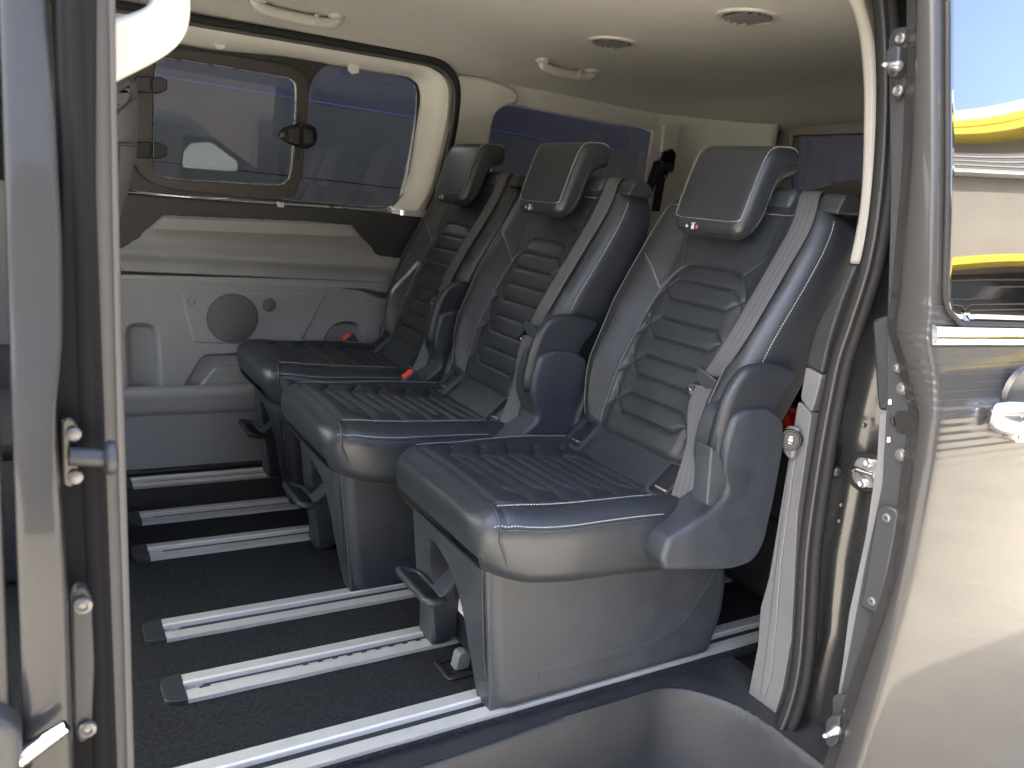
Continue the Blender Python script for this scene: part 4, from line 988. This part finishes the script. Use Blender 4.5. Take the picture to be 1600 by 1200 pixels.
# end face: black pressed plate, inner trim edge, holes, screws, guide pins
XE = XD+.034
xpl('door_end_plate', [(1388, 60), (1396, 44), (1428, 40), (1428, 300), (1400, 520), (1440, 580), (1446, 660), (1440, 720), (1416, 820), (1398, 930), (1380, 1030), (1352, 1120), (1326, 1240), (1296, 1240), (1310, 1100), (1330, 1000), (1352, 880), (1378, 760), (1385, 640), (1386, 520), (1392, 300)], XE+.004, .012, SLATE, door, .003)
xpl('inner_trim_edge', [(1362, 500), (1392, 490), (1396, 640), (1372, 642), (1368, 600)], XE+.018, .03, SLATE_M, door, .006)
xpl('inner_trim_edge', [(1374, 646), (1394, 646), (1390, 720), (1376, 810), (1358, 900), (1344, 960), (1334, 1020), (1322, 1120), (1310, 1240), (1290, 1240), (1300, 1140), (1316, 1040), (1326, 960), (1352, 840), (1370, 716)], XE+.018, .03, LIGHTGREY, door, .005)
b = MB(); p = at(1409, 658, 'x', XE+.002); b.v = []
ho = rnd(atp([(1398, 648), (1402, 642), (1418, 642), (1423, 652), (1422, 670), (1414, 679), (1402, 676), (1396, 664)], 'x', XE+.001), .006, 3)
plate('latch_hole', ho, [], (.004, 0, 0), HOLE, door, 0)
xpl('latch_tab', [(1393, 652), (1398, 652), (1400, 664), (1395, 664)], XE+.001, -.006, BLACKPL, door, .002)
xpl('latch_tab', [(1422, 654), (1427, 656), (1426, 668), (1421, 666)], XE+.001, -.006, BLACKPL, door, .002)
xpl('cover_plate', [(1374, 792), (1386, 788), (1404, 796), (1407, 806), (1378, 958), (1370, 958), (1346, 946), (1350, 934)], XE-.001, -.006, SLATE, door, .003)
for q, r_ in (((1410, 607), .0085), ((1408, 711), .0085), ((1387, 809), .009), ((1364, 939), .009), ((1402, 575), .006)):
    b = MB(); b.lathe(at(*q, 'x', XE-.004), [-1, 0, 0], [(-.006, r_*1.15), (.001, r_*1.15), (.0015, r_*.85), (.005, r_*.75), (.006, r_*.45), (.003, r_*.32)], 18); b.build('bolt', BOLTS, door, 40)
for q in ((1391, 628), (1389, 687)):
    xpl('white_mark', [(q[0]-2, q[1]-4), (q[0]+2, q[1]-4), (q[0]+2, q[1]+4), (q[0]-3, q[1]+4)], XE+.0015, -.0008, TAG, door, 0, .001)
for (bx, by), (tx, ty), bolts in (((1402, 102), (1378, 101), ((1408, 61), (1404, 142))), ((1308, 1140), (1298, 1139), ((1327, 1113), (1318, 1172)))):
    x0 = XE-.004
    br = xpl('guide_pin', [(bx-4, by-55), (bx+20, by-58), (bx+22, by+10), (bx+8, by+52), (bx-2, by+56), (bx-4, by+20)], x0+.006, -.006, SLATE, door, .003)
    xpl('pin_block', [(bx-6, by-20), (bx+4, by-27), (bx+16, by-27), (bx+13, by+16), (bx+2, by+24), (bx-7, by+16)], x0, -.020, SLATE, br, .004)
    p = at(bx-1, by+1, 'x', x0-.020); b = MB(); b.lathe(p, [-1, .05, -.12], [(-.004, .0085), (.004, .0085), (.006, .0062), (.026, .0042), (.031, .0032), (.032, .0014)], 16); b.build('pin', STEEL, br, 50)
    for q in bolts:
        b = MB(); b.lathe(at(*q, 'x', x0-.001), [-1, 0, 0], [(0, .009), (.004, .0085), (.006, .006), (.0035, .0035)], 16); b.build('bolt', BOLTS, br, 40)
# ------------------------------------------------------------------ near side, pillar at the front of the opening (left edge of the picture)
BZ = np.linspace(-.45, 1.46, 70)
by = np.interp(BZ, [-.45, -.25, .1, .3, .47, .62, .685, .74, .785, .83, 1.044, 1.266, 1.45], [-.345, -.37, -.392, -.40, -.402, -.396, -.388, -.370, -.350, -.345, -.300, -.250, -.205])
by = np.convolve(np.pad(by, 3, mode='edge'), np.hanning(9)[1:8]/np.hanning(9)[1:8].sum(), 'valid')
ex = at(96, 600, 'y', -.37)[0]
edge = np.interp(BZ, [-.45, .35, .55, .70, .76, .84, 1.03, 1.46], [-.052, -.050, -.052, -.058, -.050, -.048, -.052, -.055])
P = []
for z, y, e_ in zip(BZ, by, edge):
    prof = [(-.088, y+.03), (-.0878, y+.006), (-.086, y+.001), (-.078, y-.001), (e_-.008, y-.0005), (e_-.002, y+.002), (e_, y+.009), (e_+.002, y+.05)]
    P.append(cr([(a, b_, z) for a, b_ in prof], 4))
grid('door_pillar', np.array(P)[:, ::-1], PAINT, van, 60)
P = []
for z, y in zip(BZ, by):
    prof = [(-1.3, y-.01), (-.6, y-.012), (-.2, y-.010), (-.118, y-.006), (-.1, y-.003), (-.0965, y+.004), (-.096, y+.03)]
    P.append(cr([(a, b_, z) for a, b_ in prof], 4))
fd = grid('front_door', np.array(P)[:, ::-1], PAINT, van, 60)
G = [[[x, float(np.interp(z, BZ, by))-.0135, z] for x in np.linspace(-1.1, -.16, 20)] for z in np.linspace(.84, 1.34, 12)]
grid('window_pane', np.array(G)[:, ::-1], PRIV, fd, 60)
b = MB(); b.tube([np.array([-.3, float(np.interp(-.02, BZ, by))-.02, .02]), np.array([-.115, float(np.interp(.25, BZ, by))-.012, .335])], .009, n=8); 
q0, q1 = at(-30, 1225, 'y', -.42), at(104, 1134, 'y', -.42); b = MB(); b.tube([q0, (q0+q1)/2, q1], [.008, .009, .006], n=10); b.build('side_moulding', CHROME, fd, 60)
pillow('wheel_arch_corner', rnd([(p[0], p[2]) for p in atp([(-40, 1110), (15, 1115), (34, 1135), (36, 1260), (-40, 1260)], 'y', -.42)], .015, 4), 'y', -.40, -.432, .008, SLATE, fd)
# black recess, seal and trim column running down beside the opening
def colpath(pts, y): return cr(atp(pts, 'y', y), 5)
o = atp([(88, -60), (152, -60), (150, 300), (160, 600), (172, 900), (186, 1260), (96, 1260), (94, 900), (84, 650), (94, 540), (94, 300)], 'y', -.315)
plate('pillar_recess', o, [], (0, .02, 0), BLACKM, van, .003)
b = MB(); b.tube(colpath([(112, -80), (122, 200), (130, 500), (138, 760), (150, 1000), (156, 1260)], -.305), .012, n=12); b.build('weather_strip', BLACKM, van, 60)
b = MB(); b.tube(colpath([(142, -80), (148, 200), (155, 500), (163, 760), (172, 1000), (180, 1260)], -.29), .012, n=14, sx=1.1, up=[0, -1, 0]); sl2 = b.build('door_opening_seal', RUBBER_G, van, 60)
b = MB(); b.tube(colpath([(158, -80), (164, 200), (171, 500), (180, 760), (188, 1000), (196, 1260)], -.27), .010, n=14, up=[0, -1, 0]); b.build('seal_bead', SEALG, sl2, 60)
b = MB(); b.tube(colpath([(166, -80), (170, 200), (178, 500), (186, 760), (193, 1000), (201, 1260)], -.26), .007, n=10); b.build('seal_lip', RUBBER_G, sl2, 60)
o = atp([(140, -80), (166, -80), (172, 400), (182, 800), (196, 1260), (150, 1260)], 'y', -.25); plate('pillar_inner_panel', o, [], (0, .12, 0), SLATE, van, .003)
bk = plate('striker_bracket', rnd(atp([(96, 655), (112, 652), (122, 665), (122, 750), (112, 764), (98, 760)], 'y', -.335), .008, 3), [], (0, .014, 0), GLOSSBLK, van, .004)
b = MB(); b.tube([at(108, 713, 'y', -.345), at(165, 716, 'y', -.345)], .0085, n=12); b.build('striker_pin', SLATE, bk, 50)
b = MB(); b.lathe(at(161, 716, 'y', -.345), [1, 0, 0], [(0, .012), (.003, .015), (.006, .0165), (.010, .015), (.012, .009)], 20); b.build('rubber_buffer', SLATE, bk, 50)
for q in ((115, 678), (118, 745)):
    b = MB(); b.lathe(at(*q, 'y', -.337), [0, -1, 0], [(0, .0065), (.003, .006), (.004, .003)], 14); b.build('bolt', BOLTS, bk, 40)
cp = plate('cover_plate', rnd(atp([(111, 935), (118, 920), (132, 918), (143, 935), (148, 1040), (144, 1130), (136, 1158), (124, 1162), (116, 1140)], 'y', -.345), .012, 4), [], (0, .014, 0), SLATE, van, .004)
for q in ((130, 945), (137, 1138)):
    b = MB(); b.lathe(at(*q, 'y', -.347), [0, -1, 0], [(0, .008), (.004, .0075), (.005, .004), (.003, .003)], 16); b.build('bolt', BOLTS, cp, 40)
# pale pull handle at the top of the pillar
hp = [(120, 44), (168, 30), (212, 18), (236, 6), (246, -30), (298, -30), (299, 14), (296, 42), (284, 66), (258, 88), (220, 108), (168, 134), (120, 158)]
q = [(p[0], p[2]) for p in atp(hp, 'y', -.20)]
pillow('pillar_handle', rnd(q, [.004, .03, .03, .03, .01, .01, .03, .03, .03, .03, .03, .03, .01], 4), 'y', -.165, -.20, .006, BEIGE_L, van, 60, n=110, nseg=5)
# front bulkhead, windscreen and nose: out of sight, but they shade the cabin
b = MB(); b.box([-1.55, .62, .05], (.35, .92, .45)); b.box([-2.2, .62, -.02], (.35, .88, .32)); b.build('nose', PAINT, van, 35, .06)
sc_ = [(-1.75, y, z) for y, z in ((-.2, .55), (1.44, .55))]+[(-1.55, y, z) for y, z in ((1.35, 1.36), (-.1, 1.36))]
plate('windscreen', sc_, [], (.005, 0, .003), GLASS_C, van, 0)
b = MB(); b.box([2.78, .62, .02], (.06, .90, .42)); b.build('rear_bumper', SLATE, van, 35, .04)
X0 = np.linspace(1.3, 2.85, 8); P = np.array([[[x, y+.02, z] for x in X0] for z, y in zip(BZ[:67], by[:67])]); grid('rear_side_panel', P[:, ::-1], PAINT, van, 60)
for x in (-1.35, 2.1):
    for y in (-.30, 1.44):
        s = -1 if y < 0 else 1
        b = MB(); b.lathe([x, y-s*.20, -.25], [0, s, 0], [(0, .28), (.01, .325), (.19, .325), (.21, .29), (.205, .21)], 28); t_ = b.build('wheel', RUBBER, van, 40)
        b = MB(); b.lathe([x, y-s*.01, -.25], [0, s, 0], [(0, .205), (.012, .20), (.0, .12), (.01, .05), (.018, .045)], 28); b.build('rim', STEEL, t_, 40)
# ------------------------------------------------------------------ other seats
fs = thing('front_seat', (-.02, .98, 0), 'dark front seat behind the pale pillar handle, only its backrest edge showing', 'car seat')
fbp = [(p[0], p[2]) for p in atp([(130, 420), (128, 250), (140, 150), (168, 132), (203, 122), (214, 140), (216, 190), (212, 250), (200, 300), (186, 350), (176, 420)], 'y', .75)]
pillow('backrest', cr(fbp, 4, True), 'y', .70, 1.20, .05, SEATL2, fs, 70, n=90, nseg=7)
g = MB(); g.tube(cr(atp([(168, 197), (188, 172), (214, 152)], 'y', .700), 6), .003, n=6); g.tube(cr(atp([(160, 224), (190, 225), (213, 228)], 'y', .700), 6), .003, n=6); g.tube(cr(atp([(186, 226), (182, 280), (172, 330)], 'y', .702), 6), .003, n=6); g.build('seam', SLATE, fs)
pillow('seat_cushion', rnd([(-.52, .30), (.05, .28), (.08, .44), (-.50, .46)], .06, 5), 'y', .70, 1.20, .05, LEATHER, fs, 70)
pillow('seat_base', rnd([(-.45, .0), (0, .0), (.02, .30), (-.48, .30)], .03, 4), 'y', .74, 1.16, .02, SLATE, fs)
rs = thing('rear_seat', (1.95, .15, 0), 'black rear seat, its rounded top just showing behind the nearest headrest', 'car seat')
tp = at(1290, 280, 'x', 1.95)
R_ = [(y, z) for y, z in ((-.12, .02), (.44, .02), (.46, .60), (.42, .90), (.34, tp[2]-.02), (.25, tp[2]+.01), (.06, tp[2]+.006), (-.04, tp[2]-.05), (-.12, .86), (-.14, .5))]
pillow('backrest', cr(R_, 4, True), 'x', 1.90, 2.02, .035, LEATHER, rs, 70, n=90)
pillow('seat_cushion', rnd([(-.12, .22), (.44, .22), (.44, .43), (-.12, .43)], .05, 4), 'x', 1.48, 1.92, .04, LEATHER, rs, 70)
b = MB(); b.box([1.70, .16, .11], (.2, .22, .11)); b.build('seat_base', SLATE, rs, 35, .02)
q = at(1237, 657, 'x', 1.55); b = MB(); b.box(q, (.03, .012, .02), [[-.5, 0, .8], [0, 1, 0], [.8, 0, .5]]); b.build('buckle_button', RED, rs, 35, .004)
q = cr(np.array([at(1352, 322, 'x', 1.80), at(1330, 335, 'x', 1.82), at(1310, 345, 'x', 1.84)]), 4); b = MB(); b.tube(q, .005); b.build('seat_release_strap', LIGHTGREY, rs)
# ------------------------------------------------------------------ outside
def setting(name, P, m):
    o = grid(name, P, m, None, 60); o['kind'] = 'structure'; return o
X, Y = np.meshgrid(np.linspace(-120, 120, 40), np.linspace(-120, 120, 40)); setting('ground', np.stack([X, Y, np.full(X.shape, -.60)], -1), GROUND)
# painted wall beyond the far windows, in broad sheets
wl = thing('painted_wall', (1.5, 2.45, -.6), 'dark blue-grey painted wall seen through the far windows', 'wall')
b = MB(); b.box([1.5, 2.53, .5], (9, .06, 1.1)); b.build('wall_core', WALLP, wl, 0)
zl = at(400, 143, 'y', 2.45)[2]; zl2 = at(540, 285, 'y', 2.45)[2]
for nm, z0, z1, mm_ in (('wall_board', -.6, zl2-.003, WALLP), ('wall_board', zl2+.001, zl-.004, WALLP), ('wall_board', zl+.004, 1.62, WALL_SKY)):  # top boards take the bluer colour that stands in for sky light
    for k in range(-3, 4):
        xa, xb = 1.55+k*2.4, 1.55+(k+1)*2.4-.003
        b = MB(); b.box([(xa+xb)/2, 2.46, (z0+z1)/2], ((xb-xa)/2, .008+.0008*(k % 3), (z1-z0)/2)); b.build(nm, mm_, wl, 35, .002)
b = MB(); b.box([1.5, 2.455, zl], (9, .006, .0035)); b.build('joint_strip', STRIPB, wl, 0)
b = MB()
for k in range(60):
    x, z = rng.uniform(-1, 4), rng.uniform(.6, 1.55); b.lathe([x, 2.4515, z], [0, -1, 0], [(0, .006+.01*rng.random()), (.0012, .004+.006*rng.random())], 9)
b.build('paint_blister', WALL_SKY, wl, 40, kind='stuff')
# showroom across the yard, mirrored in the door and its window
az = math.radians(63); D = 20.0
bc = np.array([CAM_P[0]+D*math.sin(az), CAM_P[1]-D*math.cos(az)]); fa = math.radians(22); nn = np.array([-math.sin(fa), math.cos(fa)]); tt = np.array([math.cos(fa), math.sin(fa)])
sh_ = thing('showroom', (bc[0], bc[1], -.6), 'beige flat-roofed showroom with yellow bands across the yard, mirrored in the door', 'building')
def hz_(el): return CAM_P[2]+D*math.tan(math.radians(el))
AX = [np.array([tt[0], tt[1], 0]), np.array([nn[0], nn[1], 0]), np.array([0, 0, 1.])]
def slab(name, z0, z1, out, m, u0=-9, u1=18, deep=.3, bev_=.0):
    c = np.array([bc[0]+nn[0]*(out-deep)+tt[0]*(u0+u1)/2, bc[1]+nn[1]*(out-deep)+tt[1]*(u0+u1)/2, (z0+z1)/2]); b = MB(); b.box(c, ((u1-u0)/2, deep, (z1-z0)/2), AX); return b.build(name, m, sh_, 35, bev_)
slab('wall', -.6, hz_(23.2), -1.2, FACADE, deep=3)
slab('parapet', hz_(23.25), hz_(23.8), -.9, WHITEW, deep=3.3)
slab('yellow_band', hz_(22.0), hz_(22.4), -.6, YELLOW); slab('yellow_band', hz_(22.5), hz_(22.85), -.62, YELLOW, 1, 18)
for k in range(9): slab('louvre_slat', hz_(18.95+.21*k), hz_(18.95+.21*k+.13), -.85+.02*(k % 2), [LOUV, LOUV2][k % 2])
slab('white_trim', hz_(18.55), hz_(18.75), -.5, WHITEW)
slab('fascia', hz_(13.8), hz_(18.5), -.9, FACADE)
slab('shadow_gap', hz_(13.6), hz_(13.78), -.3, SLATE)
slab('canopy', hz_(11.05), hz_(13.6), 0, FACADE)
slab('yellow_band', hz_(10.5), hz_(11.0), .1, YELLOW)
slab('dark_opening', -.6, hz_(10.4), -1.12, GLOSSBLK)
for k in range(5): slab('shutter_rail', hz_(6.2+.85*k), hz_(6.32+.85*k), -.95, [FACADE, LOUV][k % 2])
for u in (-8, -2, 4, 10, 16): slab('column', -.6, hz_(10.5), -.1, FACADE, u-.2, u+.2)
for u in (-8.9, 17.9): slab('end_wall', -.6, hz_(23.2), 0, FACADE, u-.2, u+.2, .8)

# brick workshop behind the photographer: only its reflection in the far windows can be seen
bw = thing('brick_building', (-2, -13, -.6), 'long brown brick workshop behind the photographer, faintly mirrored in the far windows', 'building')
b = MB(); b.box([-9, -14.0, 2.6], (17, 1.0, 3.2)); b.build('wall', BRICK, bw, 35)
b = MB(); b.box([-9, -13.9, 5.9], (17.3, 1.3, .12)); b.build('roof', SLATE, bw, 35)
for k in range(7):
    b = MB(); b.box([-17+4.4*k, -12.97, 1.2], (1.1, .05, .9)); wf_ = b.build('window', SLATE, bw, 35, .01)
    b = MB(); b.box([-17+4.4*k, -12.93, 1.2], (1.0, .012, .8)); b.build('pane', PRIV, wf_, 35)

# dark van parked opposite; a pale panel, added as sky mirrored in its cab window, shows in the far window's reflection
pv = thing('parked_van', (.6, -6.0, -.6), 'black van parked opposite the open door, a pale panel added as sky mirrored in its cab window', 'van')
pr_ = [(-2.6, -.25), (2.9, -.25), (3.0, .20), (2.9, .55), (2.25, .72), (1.55, 1.38), (1.3, 1.46), (-2.55, 1.48), (-2.62, 1.3)]
pillow('body', rnd(pr_, [.1, .15, .2, .25, .2, .2, .2, .12, .1], 4), 'y', -6.95, -5.09, .10, PVAN, pv, 50, n=120)
wd = rnd([(1.35, .76), (2.05, .76), (1.92, .93), (1.62, 1.20), (1.42, 1.19), (1.35, 1.10)], .03, 3)
cw = plate('cab_window', [(x, -5.088, z) for x, z in rnd([(1.30, .70), (2.42, .72), (2.40, .80), (1.66, 1.24), (1.36, 1.24)], .04, 3)], [], (0, .012, 0), PRIV, pv, 0)
plate('sky_panel', [(x, -5.074, z) for x, z in rnd([(1.35, .90), (1.90, .92), (1.91, 1.02), (1.63, 1.19), (1.44, 1.16), (1.36, 1.06)], .03, 3)], [], (0, .004, 0), SKY_PANEL, cw, 0)
for x in (-1.7, 2.1):
    b = MB(); b.lathe([x, -5.25, -.27], [0, 1, 0], [(0, .28), (.01, .325), (.17, .325), (.19, .29), (.185, .21)], 28); t_ = b.build('wheel', RUBBER, pv, 40)
    b = MB(); b.lathe([x, -5.07, -.27], [0, 1, 0], [(0, .205), (.012, .20), (.0, .12), (.01, .05), (.018, .045)], 28); b.build('rim', STEEL, t_, 40)
